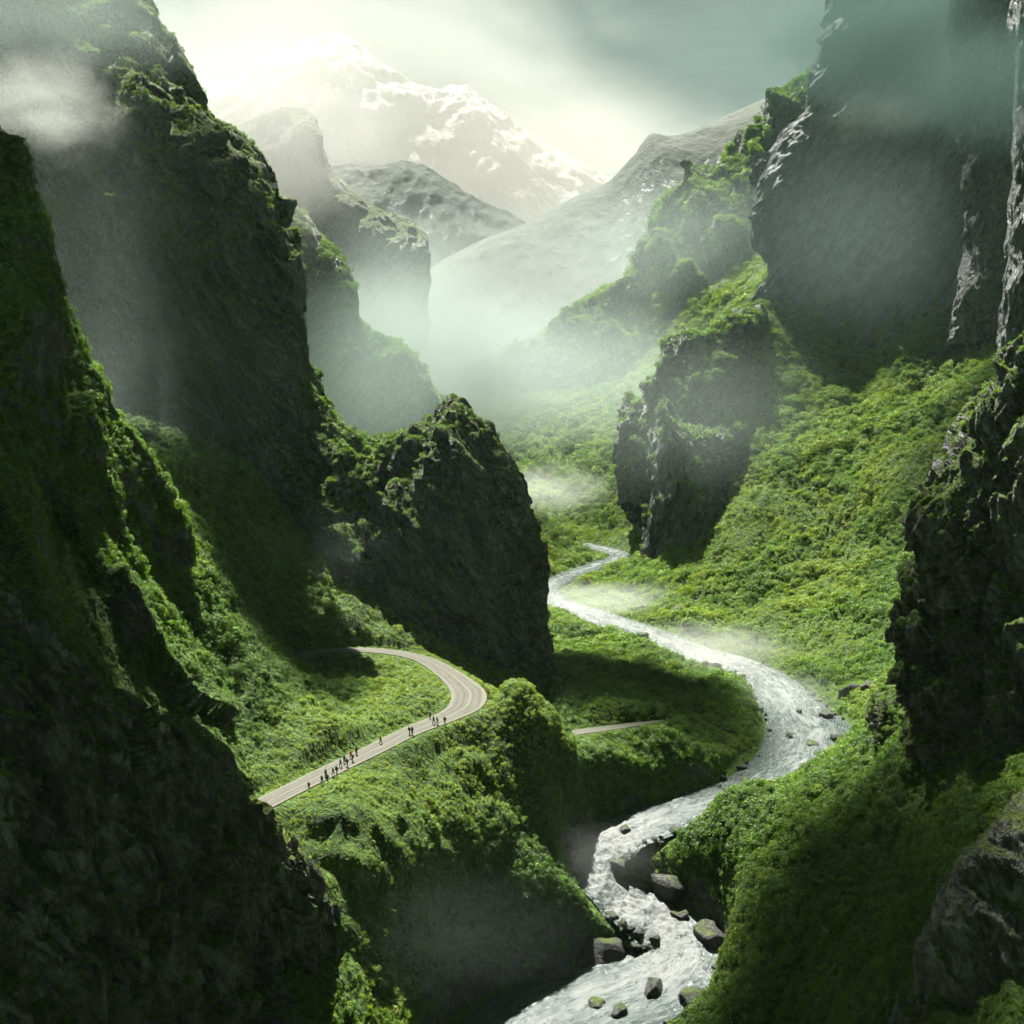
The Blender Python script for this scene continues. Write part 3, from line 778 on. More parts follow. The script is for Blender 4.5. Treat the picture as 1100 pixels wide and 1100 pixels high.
# ------------------------------------------------------------------ ground cover: leafy shrubs, ferns and grass
protos = bpy.data.collections.new('leaf_clumps')


def leaf_clump(seed, n, leaf, tuft=False):
    r = np.random.default_rng(seed)
    vs, fs = [], []
    for k in range(n):
        th = r.uniform(0, 2 * math.pi)
        if tuft:
            ph = r.uniform(0.15, 1.15)
            base = np.array([r.normal(0, 0.22), r.normal(0, 0.22), 0.0])
            d = np.array([math.cos(th) * math.sin(ph), math.sin(th) * math.sin(ph), math.cos(ph)])
            L = r.uniform(0.6, 1.15)
            wv_ = np.cross(d, [0, 0, 1.0]); wv_ /= np.linalg.norm(wv_) + 1e-6
            tip = base + d * L - np.array([0, 0, 0.28 * L * math.sin(ph)])
            mid = base + d * L * 0.55
            ww = leaf * 0.35
            i = len(vs)
            vs += [base - wv_ * ww * .5, base + wv_ * ww * .5, mid + wv_ * ww, tip, mid - wv_ * ww]
            fs += [(i, i + 1, i + 2, i + 4), (i + 4, i + 2, i + 3, i + 3)]
            continue
        ph = math.acos(r.uniform(-0.15, 1.0))
        lob = 1.0 + 0.28 * math.sin(3 * th + seed) * math.sin(2.3 * ph + seed)
        rad = lob * (0.55 + 0.45 * r.random() ** 0.5)
        c = np.array([rad * math.sin(ph) * math.cos(th), rad * math.sin(ph) * math.sin(th), 0.85 * rad * math.cos(ph)])
        nrm = c / (np.linalg.norm(c) + 1e-6) + r.normal(0, 0.55, 3) + np.array([0, 0, 0.35])
        nrm /= np.linalg.norm(nrm)
        a = np.cross(nrm, r.normal(size=3)); a /= np.linalg.norm(a)
        b = np.cross(nrm, a)
        L = leaf * r.uniform(0.7, 1.35)
        i = len(vs)
        vs += [c - a * L, c + b * L * 0.45 - nrm * 0.0, c + a * L - nrm * L * 0.3, c - b * L * 0.45]
        fs.append((i, i + 1, i + 2, i + 3))
    tri = []
    for f in fs:
        tri.append((f[0], f[1], f[2]))
        if f[3] != f[2]:
            tri.append((f[0], f[2], f[3]))
    me = mesh_from('leaf_clump', np.array(vs), np.array(tri), M_LEAF, smooth_sh=False)
    o = bpy.data.objects.new('leaf_clump', me)
    protos.objects.link(o)


for k in range(4):
    leaf_clump(20 + k, 230, 0.145)
for k in range(2):
    leaf_clump(40 + k, 110, 0.11, True)


def scatter_points(verts, faces, vg, cls):
    tri = np.concatenate([faces[:, [0, 1, 2]], faces[:, [0, 2, 3]]])
    a, b, c = verts[tri[:, 0]], verts[tri[:, 1]], verts[tri[:, 2]]
    cen = (a + b + c) / 3
    u, v = proj(cen)
    D = cen[:, 1]
    keep = (D > 80) & (D < 900) & (u > -120) & (u < 1220) & (v > -150) & (v < 1250)
    wv_ = vg[tri].mean(1)
    keep &= wv_ > 0.05
    tri, a, b, c, D, wv_ = tri[keep], a[keep], b[keep], c[keep], D[keep], wv_[keep]
    nr = np.cross(b - a, c - a)
    area = np.linalg.norm(nr, axis=1) * 0.5
    nr /= np.maximum(2 * area[:, None], 1e-9)
    nr[nr[:, 2] < 0] *= -1
    rho = np.minimum(1.9 * (200.0 / D) ** 1.5, 2.6)
    k_ = {'near': 1.0, 'mid': 0.8, 'far': 0.9, 'sparse': 0.7}[cls]
    if cls in ('mid', 'sparse'):
        wv_ = smooth(0.35, 0.85, wv_)
    lam = area * rho * wv_ * k_
    cnt = rng.poisson(lam)
    idx = np.repeat(np.arange(len(tri)), cnt)
    r1, r2 = rng.random(len(idx)), rng.random(len(idx))
    q = r1 + r2 > 1
    r1[q], r2[q] = 1 - r1[q], 1 - r2[q]
    p = a[idx] + (b[idx] - a[idx]) * r1[:, None] + (c[idx] - a[idx]) * r2[:, None]
    return p, nr[idx], wv_[idx]


pts, nrs, cls_ = [], [], []
for (v_, f_, g_, c_) in SCATTER:
    a, b, c = scatter_points(v_, f_, g_, c_)
    pts.append(a); nrs.append(b); cls_.append(np.full(len(a), {'near': 0, 'mid': 1, 'far': 2, 'sparse': 3}[c_]))
pts, nrs, cls_ = np.concatenate(pts), np.concatenate(nrs), np.concatenate(cls_)
D = pts[:, 1]
patch = fbm(pts, 30, 3)
size = 0.54 * (D / 200.0) ** 0.75 * np.exp(rng.normal(0, 0.42, len(D))) * (1 + 0.5 * smooth(0.0, 0.5, patch))
grassy = smooth(-0.02, 0.25, fbm(pts, 42, 3, off=3.0))
size *= 1 - 0.5 * grassy
big = rng.random(len(D)) < 0.06 * (1 - grassy)
size[big] *= 1.8
huge = rng.random(len(D)) < 0.03 * smooth(-0.1, 0.4, patch)
size[huge] *= 2.0
size = np.minimum(size, 1.5 * (D / 200.0) ** 0.75)
size[cls_ == 1] *= 0.62
beside = smooth(30, 6, path_dist(pts[:, :2], road_pts, road_w)[0]) * (pts[:, 2] > -104)
size *= 1 - 0.52 * beside
size[cls_ == 3] *= 0.7
dr2, _ = path_dist(pts[:, :2], road_pts, road_w)
dt2, _ = path_dist(pts[:, :2], tail_pts, tail_w)
size = np.minimum(size, np.maximum(0.25, 0.3 + 0.8 * np.minimum(dr2, dt2)))
kind_i = rng.integers(0, 4, len(D))
tuft = rng.random(len(D)) < smooth(-0.1, 0.35, fbm(pts, 22, 3, off=5.0)) * 0.75
tuft &= ~(huge | big)
kind_i[tuft] = rng.integers(4, 6, tuft.sum())
size[tuft] *= 0.85
crest_y = smooth(26, 4, dr2) * smooth(-60, -30, pts[:, 0]) * smooth(-100, -72, pts[:, 2])      # yellow moss beside the road, tint raised further to paint the lit crest
tint = np.clip(0.36 + 0.26 * grassy + 0.8 * fbm(pts, 24, 3, off=9.0) + 1.1 * crest_y + 0.32 * smooth(330, 430, D) * (cls_ == 0) + rng.normal(0, 0.20, len(D)), 0, 1)  # tint also raised on the far slope to paint its sunlit yellow-green
rot = np.zeros((len(D), 3), np.float32)
rot[:, 0] = np.arctan2(-nrs[:, 1], np.maximum(nrs[:, 2], 0.3)) * 0.55
rot[:, 1] = np.arctan2(nrs[:, 0], np.maximum(nrs[:, 2], 0.3)) * 0.55
rot[:, 2] = rng.uniform(0, 6.28, len(D))
print('foliage instances', len(D))


def instancer(name, sel):
    me = bpy.data.meshes.new(name)
    n = int(sel.sum())
    me.vertices.add(n)
    me.vertices.foreach_set('co', pts[sel].astype(np.float32).ravel())
    for an, typ, val in (('sz', 'FLOAT', size[sel]), ('tint', 'FLOAT', tint[sel]), ('pick', 'INT', kind_i[sel])):
        at = me.attributes.new(an, typ, 'POINT')
        at.data.foreach_set('value', val.astype(np.int32 if typ == 'INT' else np.float32))
    at = me.attributes.new('rot', 'FLOAT_VECTOR', 'POINT')
    at.data.foreach_set('vector', rot[sel].ravel())
    o = link(name, me)
    ng = bpy.data.node_groups.new(name, 'GeometryNodeTree')
    ng.interface.new_socket('Geometry', in_out='INPUT', socket_type='NodeSocketGeometry')
    ng.interface.new_socket('Geometry', in_out='OUTPUT', socket_type='NodeSocketGeometry')
    N, Lk = ng.nodes, ng.links
    gi, go = N.new('NodeGroupInput'), N.new('NodeGroupOutput')
    ci = N.new('GeometryNodeCollectionInfo')
    ci.inputs['Collection'].default_value = protos
    ci.inputs['Separate Children'].default_value = True
    ip = N.new('GeometryNodeInstanceOnPoints')
    ip.inputs['Pick Instance'].default_value = True

    def attr(an, typ):
        a = N.new('GeometryNodeInputNamedAttribute')
        a.data_type = typ
        a.inputs['Name'].default_value = an
        return a.outputs['Attribute']
    Lk.new(gi.outputs[0], ip.inputs['Points'])
    Lk.new(ci.outputs[0], ip.inputs['Instance'])
    Lk.new(attr('pick', 'INT'), ip.inputs['Instance Index'])
    Lk.new(attr('rot', 'FLOAT_VECTOR'), ip.inputs['Rotation'])
    Lk.new(attr('sz', 'FLOAT'), ip.inputs['Scale'])
    Lk.new(ip.outputs[0], go.inputs[0])
    md = o.modifiers.new('scatter', 'NODES')
    md.node_group = ng
    return o


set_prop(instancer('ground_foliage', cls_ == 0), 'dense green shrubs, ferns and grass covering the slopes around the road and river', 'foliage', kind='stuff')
set_prop(instancer('cliff_foliage', (cls_ == 1) | (cls_ == 3)), 'dark green moss and small shrubs clinging to the near cliffs', 'foliage', kind='stuff')
set_prop(instancer('slope_foliage', cls_ == 2), 'pale green shrubs on the ledges of the distant misty cliffs', 'foliage', kind='stuff')

# ------------------------------------------------------------------ boulders in and beside the river
dg = bpy.context.evaluated_depsgraph_get()
from mathutils.bvhtree import BVHTree
bvh_t = BVHTree.FromObject(terrain, dg)
bvh_r = BVHTree.FromObject(river, dg)


def on_surface(u, v, water=True):
    rx, rz = ray(u, v)
    d = Vector((float(rx), 1.0, float(rz))).normalized()
    best = None
    for b in ((bvh_t, bvh_r) if water else (bvh_t,)):
        hit = b.ray_cast(Vector((0, 0, 0)) + d * 20, d)
        if hit[0] is not None and (best is None or hit[0].length < best.length):
            best = hit[0]
    return best


def boulder_mesh(seed, flat=0.7):
    bm = bmesh.new()
    bmesh.ops.create_icosphere(bm, subdivisions=4, radius=1.0)
    p = np.array([v.co[:] for v in bm.verts])
    r = np.random.default_rng(seed)
    for k in range(18):                                     # chip flat facets off the sphere
        n = r.normal(size=3); n /= np.linalg.norm(n)
        h = r.uniform(0.5, 0.85)
        d = p @ n - h
        p = p - np.where(d > 0, d * 0.96, 0)[:, None] * n
    p *= 1 + 0.16 * fbm(p + seed * 3.1, 0.8, 4)[:, None] + 0.05 * fbm(p + seed, 0.22, 3)[:, None]
    p *= np.array([1.0, 0.85, flat])
    f = np.array([[v.index for v in fc.verts] for fc in bm.faces])
    bm.free()
    return mesh_from('boulder', p, f, M_BOULDER, {'veg': np.zeros(len(p))})


M_BOULDER = terrain_mat('wet_boulder', (0.012, 0.014, 0.014), (0.058, 0.058, 0.054), (0.020, 0.036, 0.008), (0.07, 0.10, 0.014), 0.35, -0.45, bump=0.7)
B_MESH = [boulder_mesh(k, f) for k, f in ((1, 0.75), (2, 0.6), (3, 0.85), (4, 0.5), (5, 0.7))]
ROCKS = [   # pixel, radius in metres, label
    (693, 917, 3.4, 'dark boulder with a flat top at the head of the waterfall, right bank'),
    (722, 958, 5.5, 'large dark mossy boulder beside the middle of the waterfall'),
    (664, 932, 1.9, 'dark rock splitting the white water in the upper waterfall'),
    (726, 893, 1.5, 'low dark rock in the river just above the waterfall'),
    (672, 893, 1.3, 'small wet rock at the left edge of the rapids above the waterfall'),
    (612, 905, 3.2, 'dark rock on the left bank beside the lip of the waterfall'),
    (684, 1004, 1.5, 'upright dark rock standing in the lower rapids'),
    (704, 1012, 1.3, 'rounded dark rock in the middle of the lower rapids'),
    (728, 982, 1.7, 'wet rock at the right edge of the falls with water running over it'),
    (764, 1010, 3.2, 'dark boulder on the right shore of the lower rapids'),
    (640, 1028, 5.0, 'broad dark boulder on the left shore under the falls'),
    (596, 1048, 3.6, 'long dark rock on the left shore beside the calm bottom pool'),
    (702, 1066, 2.0, 'flat mossy rock in the river near the bottom of the view'),
    (640, 1080, 1.4, 'small dark rock in the bottom pool, nearest the left'),
    (745, 1078, 2.2, 'mossy boulder on the right shore of the bottom pool'),
    (668, 1090, 1.6, 'low mossy rock at the lower edge of the river'),
    (800, 838, 1.1, 'small dark rock in the river beyond the mossy knoll'),
    (848, 792, 1.2, 'dark rock in the rapids of the wide river bend'),
    (872, 800, 1.4, 'flat dark rock at the outer side of the wide river bend'),
    (888, 770, 1.7, 'dark boulder on the far right shore of the wide bend'),
    (858, 765, 1.0, 'small rock in the white water above the wide bend'),
    (900, 795, 2.2, 'boulder on the right bank under the rock wall'),
    (915, 745, 2.6, 'grey boulder at the foot of the lit slope by the river'),
    (938, 740, 3.0, 'large grey boulder half buried in shrubs on the right slope'),
    (690, 684, 2.0, 'low dark rock on the inner bank of the middle river'),
    (688, 655, 2.2, 'grey boulder on the far bank at the foot of the lit slope'),
    (728, 655, 2.0, 'small grey boulder among shrubs on the far bank'),
]
for k, (u, v, r, lab) in enumerate(ROCKS):
    h = on_surface(u, v)
    if h is None:
        continue
    o = link('boulder', B_MESH[k % 5])
    o.location = h + Vector((0, 0.3 * r, 0.05 * r))
    o.rotation_euler = (random.uniform(-0.2, 0.2), random.uniform(-0.2, 0.2), random.uniform(0, 6.28))
    r *= 1.55
    o.scale = (r * random.uniform(0.9, 1.25), r, r * random.uniform(0.8, 1.1))
    set_prop(o, lab, 'rock', 'large boulders in the river')

dn = np.gradient(rp[:, :2], axis=0)
dn /= np.linalg.norm(dn, axis=1, keepdims=True)
for k in range(120):
    i = int(rng.integers(520, 1330))
    sd = 1 if rng.random() < 0.5 else -1
    off = (rw[i] - 1.0 + rng.normal(0.4, 1.0)) * sd
    x, y = rp[i, 0] - dn[i, 1] * off, rp[i, 1] + dn[i, 0] * off
    hit = bvh_t.ray_cast(Vector((x, y, 300)), Vector((0, 0, -1)))
    if hit[0] is None:
        continue
    r = float(0.55 * math.exp(rng.normal(0, 0.45)) * (y / 240) ** 0.5)
    o = link('boulder', B_MESH[int(rng.integers(0, 5))])
    o.location = (x, y, max(hit[0].z, rp[i, 2] - 0.2) + 0.1 * r)
    o.rotation_euler = (rng.uniform(-.4, .4), rng.uniform(-.4, .4), rng.uniform(0, 6.28))
    o.scale = (r * 1.6, r * 1.2, r * 1.2)
    set_prop(o, 'small dark wet rock at the edge of the river', 'rock', 'small rocks along the shore')

# ------------------------------------------------------------------ people walking on the road
def plain(name, c, rough=0.7):
    m, t = make_mat(name)
    n = t.noise(t.n('ShaderNodeTexCoord').outputs['Object'], 18.0, 3.0)
    cc = t.mix(n, tuple(x * 0.75 for x in c) + (1,), tuple(min(1, x * 1.2) for x in c) + (1,))
    b = t.n('ShaderNodeBsdfPrincipled', {'Base Color': cc, 'Roughness': rough})
    t.n('ShaderNodeOutputMaterial', {0: b.outputs[0]})
    return m


M_SKIN = plain('skin', (0.45, 0.27, 0.19))
M_HAIR = plain('hair', (0.02, 0.015, 0.012))
M_BLACK = plain('black_cloth', (0.012, 0.013, 0.015))
M_NAVY = plain('navy_cloth', (0.015, 0.022, 0.045))
M_RED = plain('red_cloth', (0.42, 0.05, 0.04))
M_RUST = plain('rust_cloth', (0.22, 0.075, 0.04))
M_GREYC = plain('grey_cloth', (0.07, 0.07, 0.075))
M_SHOE = plain('shoe_leather', (0.02, 0.016, 0.014))


def skinned(name, verts, edges, radii, mat, levels=1):
    """grow a continuous skin around a skeleton and bake it to a mesh"""
    me = bpy.data.meshes.new(name)
    me.from_pydata([Vector(v) for v in verts], edges, [])
    ob = bpy.data.objects.new(name, me)
    COL.objects.link(ob)
    ob.modifiers.new('skin', 'SKIN')
    for i, r in enumerate(radii):
        sv = me.skin_vertices[0].data[i]
        sv.radius = r if isinstance(r, tuple) else (r, r)
        sv.use_root = i == 0
    sub = ob.modifiers.new('sub', 'SUBSURF')
    sub.levels = sub.render_levels = levels
    d = bpy.context.evaluated_depsgraph_get()
    out_me = bpy.data.meshes.new_from_object(ob.evaluated_get(d))
    bpy.data.objects.remove(ob)
    out_me.name = name
    out_me.materials.clear()
    out_me.materials.append(mat)
    for p in out_me.polygons:
        p.use_smooth = True
    return out_me


def person_meshes(stride, lean):
    # x right, y forward; height 1.75
    s, fo = stride, lean
    J = {'pel': (0, 0, .95), 'wai': (0, .02 * fo, 1.10), 'che': (0, .05 * fo, 1.30), 'nek': (0, .08 * fo, 1.47), 'hd0': (0, .10 * fo, 1.56), 'hd1': (0, .12 * fo + .01, 1.66), 'top': (0, .11 * fo, 1.73)}
    for sg, n in ((-1, 'l'), (1, 'r')):
        k = sg * s
        J['hip' + n] = (sg * .10, 0, .90)
        J['kne' + n] = (sg * .11, .22 * k + .04, .50)
        J['ank' + n] = (sg * .11, .34 * k - .05 * abs(s), .09)
        J['toe' + n] = (sg * .12, .34 * k + .14, .045)
        J['sho' + n] = (sg * .19, .07 * fo, 1.41)
        J['elb' + n] = (sg * .25, -.16 * k, 1.14)
        J['wri' + n] = (sg * .25, -.22 * k + .12, .92)
        J['han' + n] = (sg * .245, -.22 * k + .15, .83)
    keys = list(J)
    E = [('pel', 'wai'), ('wai', 'che'), ('che', 'nek'), ('nek', 'hd0'), ('hd0', 'hd1'), ('hd1', 'top')]
    for n in 'lr':
        E += [('pel', 'hip' + n), ('hip' + n, 'kne' + n), ('kne' + n, 'ank' + n), ('ank' + n, 'toe' + n), ('che', 'sho' + n), ('sho' + n, 'elb' + n), ('elb' + n, 'wri' + n), ('wri' + n, 'han' + n)]
    rad = {'pel': (.15, .11), 'wai': (.14, .10), 'che': (.16, .11), 'nek': .055, 'hd0': .085, 'hd1': (.085, .10), 'top': .05, 'hip': .09, 'kne': .06, 'ank': .042, 'toe': .04, 'sho': .065, 'elb': .045, 'wri': .032, 'han': .042}

    def sub(names, grow, mat, nm):
        ks = [k for k in keys if k in names]
        ed = [(ks.index(a), ks.index(b)) for a, b in E if a in names and b in names]
        rr = []
        for k in ks:
            r = rad.get(k, rad.get(k[:3]))
            rr.append(tuple(x + grow for x in r) if isinstance(r, tuple) else r + grow)
        return skinned(nm, [J[k] for k in ks], ed, rr, mat)
    body = sub(keys, 0, M_SKIN, 'body')
    jacket = sub(['pel', 'wai', 'che', 'shol', 'shor', 'elbl', 'elbr', 'wril', 'wrir'], .040, M_BLACK, 'jacket')
    trous = sub(['pel', 'hipl', 'hipr', 'knel', 'kner', 'ankl', 'ankr'], .030, M_NAVY, 'trousers')
    hy = J['hd1'][1]
    hair = skinned('hair', [(0, hy - .025, 1.64), (0, hy - .015, 1.735), (0, hy + .03, 1.745)], [(0, 1), (1, 2)], [(.095, .09), (.075, .08), .05], M_HAIR)
    shoes = []
    for n in 'lr':
        a, b = J['ank' + n], J['toe' + n]
        shoes.append(skinned('shoe', [(a[0], a[1] - .05, .05), (a[0], a[1] + .03, .06), (b[0], b[1] + .04, .045)], [(0, 1), (1, 2)], [.05, .055, .042], M_SHOE))
    return body, jacket, trous, hair, shoes


POSES = [person_meshes(0.62, 1.0), person_meshes(-0.55, 1.6), person_meshes(0.15, 0.3), person_meshes(0.4, 2.4)]


def person(u, v, pose, face, jm, tm, label, h=1.0):
    best, bd = None, 1e9
    rx, rz = ray(u, v)
    hit = on_surface(u, v, False)
    i = int(np.argmin(np.hypot(*(proj(road_pts) - np.array([[u], [v]]).reshape(2, 1) if False else (proj(road_pts)[0] - u, proj(road_pts)[1] - v)))))
    z = road_pts[i, 2] + 0.07
    Dp = z / float(rz)
    e = bpy.data.objects.new('person', None)
    e.location = (float(rx) * Dp, Dp, z)
    dirr = road_pts[min(i + 2, len(road_pts) - 1)] - road_pts[max(i - 2, 0)]
    ang = math.atan2(dirr[1], dirr[0]) - math.pi / 2 + (math.pi if face < 0 else 0)
    e.rotation_euler = (0, 0, ang + random.uniform(-0.25, 0.25))
    e.scale = (h, h, h)
    COL.objects.link(e)
    set_prop(e, label, 'person', 'people walking on the road')
    b, j, tr, ha, sh = POSES[pose]
    for nm, me, mt in (('body', b, None), ('jacket', j, jm), ('trousers', tr, tm), ('hair', ha, None), ('shoe', sh[0], None), ('shoe', sh[1], None)):
        o = link(nm, me, e)
        if mt:
            o.material_slots[0].link = 'OBJECT'
            o.material_slots[0].material = mt
    return e


PEOPLE = [  # foot pixel, pose, direction, jacket, trousers, label
    (332, 848, 3, -1, M_RUST, M_BLACK, 'person in a rust brown jacket leading the long line down the road', .95),
    (346, 842, 0, -1, M_BLACK, M_BLACK, 'person all in black, second behind the rust brown leader', 1.0),
    (352, 840, 1, -1, M_BLACK, M_NAVY, 'person in black with navy trousers at the outer road edge near the leader', 1.0),
    (350, 835, 2, -1, M_GREYC, M_BLACK, 'person in a grey jacket on the hill side of the front of the line', 1.0),
    (358, 833, 0, -1, M_NAVY, M_BLACK, 'person in a navy jacket just ahead of the tall pair in mid line', .95),
    (362, 832, 1, -1, M_BLACK, M_BLACK, 'tall person all in black in the middle of the line', 1.08),
    (366, 824, 0, -1, M_GREYC, M_NAVY, 'person in a grey jacket and navy trousers on the hill side in mid line', 1.0),
    (370, 820, 2, -1, M_BLACK, M_GREYC, 'person in a black jacket and grey trousers behind the grey pair', 1.0),
    (373, 823, 1, -1, M_NAVY, M_NAVY, 'person all in navy just in front of the two red jackets', 1.0),
    (377, 815, 0, -1, M_RED, M_BLACK, 'person in a red jacket and black trousers on the hill side of the line', 1.0),
    (379, 818, 1, -1, M_RED, M_RUST, 'person in a red jacket and rust trousers on the outer side of the line', 1.0),
    (383, 811, 2, -1, M_BLACK, M_BLACK, 'tall person all in black at the tail of the line, behind the red jackets', 1.12),
    (409, 799, 0, -1, M_BLACK, M_BLACK, 'person walking alone on the road between the long line and the far walkers', 1.0),
    (440, 789, 1, -1, M_BLACK, M_NAVY, 'person in black on the left of a pair walking side by side', 1.05),
    (443, 789, 2, -1, M_NAVY, M_BLACK, 'person in a navy jacket on the right of a pair walking side by side', 1.05),
    (462, 772, 2, -1, M_BLACK, M_BLACK, 'person in black at the inner road edge close to the bend', .9),
    (466, 778, 0, -1, M_NAVY, M_BLACK, 'person in navy walking at the centre of the road below the bend', 1.1),
    (470, 778, 3, -1, M_BLACK, M_GREYC, 'person in black and grey beside the walker in navy below the bend', 1.0),
    (478, 778, 1, -1, M_BLACK, M_BLACK, 'person in black at the outer road edge, farthest back near the bend', 1.05),
]
for a in PEOPLE:
    person(*a)

# ------------------------------------------------------------------ air: even haze, and banks of mist with their own shape
if USE_HAZE:
    me = bpy.data.meshes.new('haze')
    bm = bmesh.new()
    bmesh.ops.create_cube(bm, size=1.0)
    zmin, zmax = float(min(gv[..., 2].min(), -126)) - 1.5, 900.0
    for o in bpy.data.objects:
        if o.type == 'MESH' and o.get('kind') == 'structure':
            zmax_o = max(c[2] for c in o.bound_box)
            zmax = max(zmax, 0) if zmax_o > 900 else zmax
    top = max(max(c[2] for c in o.bound_box) for o in bpy.data.objects if o.get('kind') == 'structure') + 12
    ext = (9020, 7000, top - zmin)
    for v in bm.verts:
        v.co = Vector((v.co.x * 14100, v.co.y * 11600 + 3250, zmin + (v.co.z + 0.5) * (top - zmin)))
    bm.to_mesh(me)
    bm.free()
    m = bpy.data.materials.new('haze')
    m.use_nodes = True
    t = NT(m.node_tree)
    pv = t.n('ShaderNodeVolumePrincipled', {'Color': (0.66, 0.96, 0.84, 1), 'Density': HAZE_DENSITY, 'Anisotropy': 0.35})
    om = t.n('ShaderNodeOutputMaterial')
    t.nt.links.new(pv.outputs[0], om.inputs['Volume'])
    me.materials.append(m)
    set_prop(link('haze', me), 'pale damp air filling the whole valley', 'haze', kind='stuff')


def mist(u, v, D, rx, ry, rz, dens, label, col=(0.93, 0.97, 0.94), seed=0.0, freq=2.2, lo=0.36, edge=0.1):
    me = bpy.data.meshes.new('mist')
    bm = bmesh.new()
    bmesh.ops.create_icosphere(bm, subdivisions=3, radius=1.0)
    bm.to_mesh(me)
    bm.free()
    m = bpy.data.materials.new('mist')
    m.use_nodes = True
    t = NT(m.node_tree)
    oc = t.n('ShaderNodeTexCoord').outputs['Object']
    r = t.n('ShaderNodeVectorMath', {0: oc}, operation='LENGTH').outputs['Value']
    n = t.n('ShaderNodeTexNoise', {'Vector': t.mapv(oc, (1, 1, 1), loc=(seed, seed * 1.7, 0)), 'Scale': freq, 'Detail': 5.0, 'Roughness': 0.58, 'Distortion': 0.8}).outputs[0]
    fall = t.ramp(r, edge, 0.98, 1.0, 0.0)
    d = t.math('MULTIPLY', t.ramp(t.math('ADD', n, t.math('MULTIPLY', fall, 0.22)), lo + 0.08, lo + 0.42), fall)
    d = t.math('MULTIPLY', d, dens)
    pv = t.n('ShaderNodeVolumePrincipled', {'Color': col + (1,), 'Density': d, 'Anisotropy': 0.2})
    om = t.n('ShaderNodeOutputMaterial')
    t.nt.links.new(pv.outputs[0], om.inputs['Volume'])
    me.materials.append(m)
    o = link('mist', me)
    o.location = Vector(P(u, v, D))
    o.scale = (rx, ry, rz)
    return set_prop(o, label, 'mist', kind='stuff')


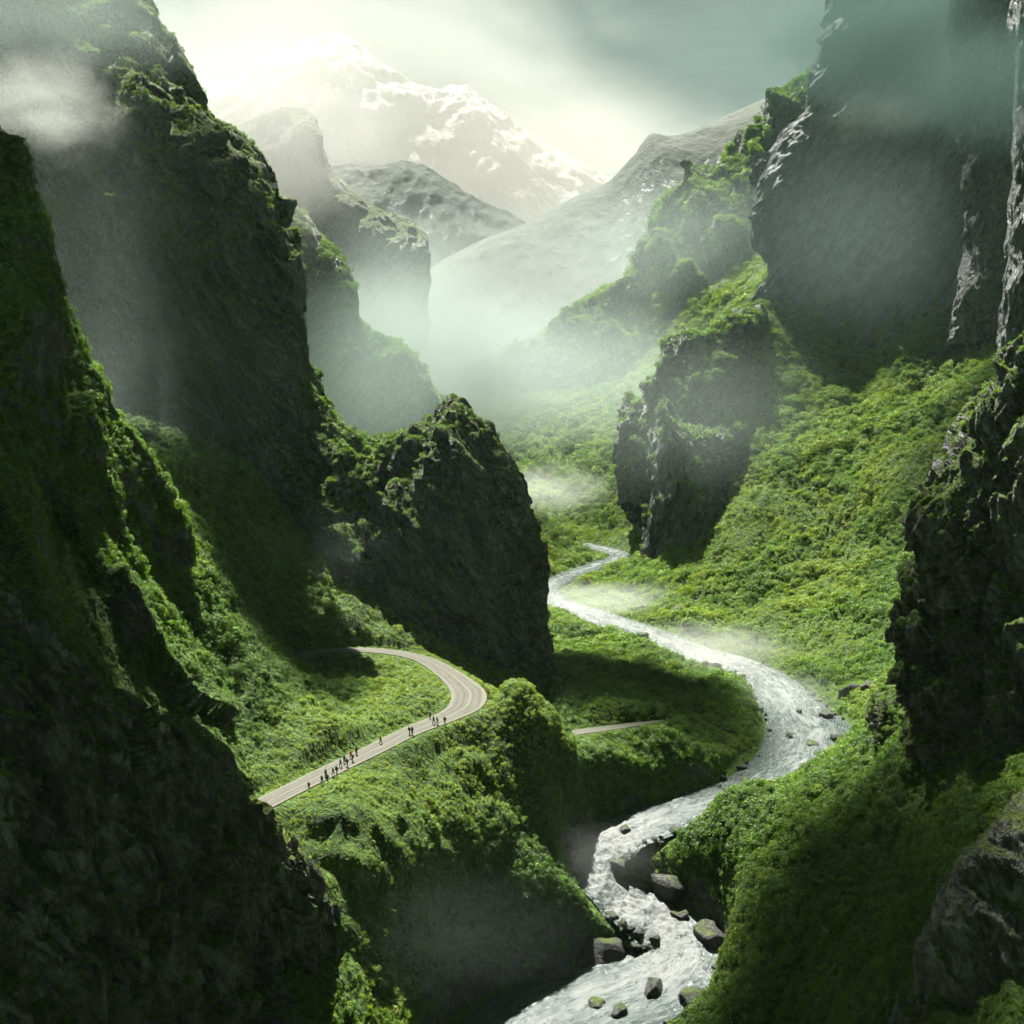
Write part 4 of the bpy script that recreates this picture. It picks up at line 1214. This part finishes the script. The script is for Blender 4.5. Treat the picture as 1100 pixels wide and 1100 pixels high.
if USE_MIST:
    teal = (0.70, 0.84, 0.79)
    mist(45, 115, 345, 34, 26, 24, 0.022, 'pale cloud puff against the upper left mountain face', (0.8, 0.84, 0.8), seed=1)
    mist(90, 330, 300, 60, 40, 75, 0.0008, 'thin grey veil between the left hillside and the mountain', teal, seed=2, lo=0.2)
    mist(285, 140, 520, 85, 60, 70, 0.022, 'white cloud behind the ridge of the left mountain', (0.52, 0.53, 0.50), seed=3, lo=0.3)
    mist(440, 400, 640, 130, 90, 74, 0.026, 'grey green mist filling the valley behind the bluff', (0.36, 0.42, 0.40), seed=4, lo=0.2)
    mist(395, 400, 470, 60, 40, 58, 0.016, 'grey green mist in front of the middle cliffs', (0.45, 0.57, 0.52), seed=16, lo=0.2)
    mist(600, 400, 690, 140, 60, 66, 0.0070, 'thin mist on the green slope left of the great right mountain', teal, seed=18, lo=0.2)
    mist(720, 270, 770, 130, 40, 80, 0.0050, 'pale haze over the crags of the middle right ridge', teal, seed=22, lo=0.2)
    mist(940, 250, 545, 120, 26, 78, 0.0032, 'blue grey haze on the face of the great right mountain', (0.50, 0.66, 0.64), seed=23, lo=0.2)
    mist(200, 440, 292, 45, 26, 48, 0.0050, 'dim mist in the gully behind the left hillside', (0.55, 0.68, 0.64), seed=24, lo=0.25)
    mist(740, 440, 500, 90, 30, 55, 0.0034, 'thin haze over the rock outcrop on the lit slope', teal, seed=25, lo=0.2)
    mist(430, 300, 668, 75, 34, 60, 0.0100, 'pale cloud round the far left rock pillar', (0.46, 0.54, 0.51), seed=26, lo=0.25)
    mist(580, 525, 530, 48, 36, 18, 0.012, 'bright wisp of mist in the valley beyond the bluff', (0.8, 0.86, 0.78), seed=5, freq=2.8, lo=0.3)
    mist(560, 330, 1020, 320, 170, 150, 0.0034, 'broad bank of mist in the far valley before the mountains', (0.46, 0.51, 0.49), seed=14, lo=0.15, freq=1.4)
    mist(360, 85, 1760, 600, 120, 300, 0.0100, 'bright cloud before the left peak of the snow mountain', (0.63, 0.63, 0.59), seed=15, lo=0.24, freq=2.0)
    mist(560, 190, 1780, 420, 120, 220, 0.0090, 'bright cloud before the right shoulder of the snow mountain', (0.70, 0.68, 0.62), seed=19, lo=0.2, freq=1.8)
    mist(765, 698, 375, 38, 34, 12, 0.026, 'spray hanging over the middle of the river', (0.62, 0.64, 0.60), seed=6, lo=0.28)
    mist(640, 645, 450, 55, 40, 10, 0.014, 'spray over the far river bend', seed=7, lo=0.3)
    mist(840, 745, 320, 24, 22, 8, 0.012, 'thin spray over the rapids of the river bend', seed=20, lo=0.3)
    mist(440, 1000, 180, 56, 18, 16, 0.0016, 'low dim mist in the gorge below the road', teal, seed=8, lo=0.3, freq=3.0)
    mist(640, 920, 226, 22, 8, 10, 0.008, 'spray drifting off the waterfall', seed=9, lo=0.3)
    mist(315, 590, 280, 34, 14, 18, 0.005, 'small wisp on the dark green slope above the road', teal, seed=10, freq=2.8)
    mist(1040, 40, 545, 150, 55, 54, 0.045, 'dark cloud wrapping the top of the great right mountain', (0.085, 0.145, 0.13), seed=11, lo=0.24, freq=2.6)  # shaded look put into the dark scatter colour, here and on the next cloud
    mist(1085, 90, 328, 46, 16, 24, 0.06, 'dark cloud over the top of the rock column at the right edge', (0.085, 0.145, 0.13), seed=21, lo=0.15)
    mist(945, 125, 500, 45, 20, 18, 0.012, 'lighter cloud puff on the face of the right mountain', (0.4, 0.5, 0.46), seed=12)
    mist(60, 20, 370, 90, 30, 26, 0.006, 'cloud veil over the top of the left mountain', teal, seed=13, lo=0.2)
    for (cx_, cy_, rx_, ry_, d_, lab) in (  # clouds added out of view, each placed to block sun from one area
            (-165, 498, 72, 56, 0.15, 'added unseen cloud overhead shading the near left cliff'),
            (-164, 638, 32, 32, 0.12, 'added unseen cloud overhead shading the left slope'),
            (-76, 708, 52, 54, 0.12, 'added unseen cloud overhead shading the bluff'),
            (-64, 538, 42, 84, 0.115, 'added unseen cloud overhead shading the near right bank'),
            (115, 935, 125, 85, 0.028, 'added unseen cloud overhead shading the great right mountain')):
        cb = mist(550, 550, 500, rx_, ry_, 28, d_, lab, (0.20, 0.25, 0.24), seed=cx_ * 0.1, lo=0.0, freq=1.5, edge=0.5)
        cb.location = (cx_ - 12, cy_ + 45, 700)
        cb.name = 'added_shade_cloud'
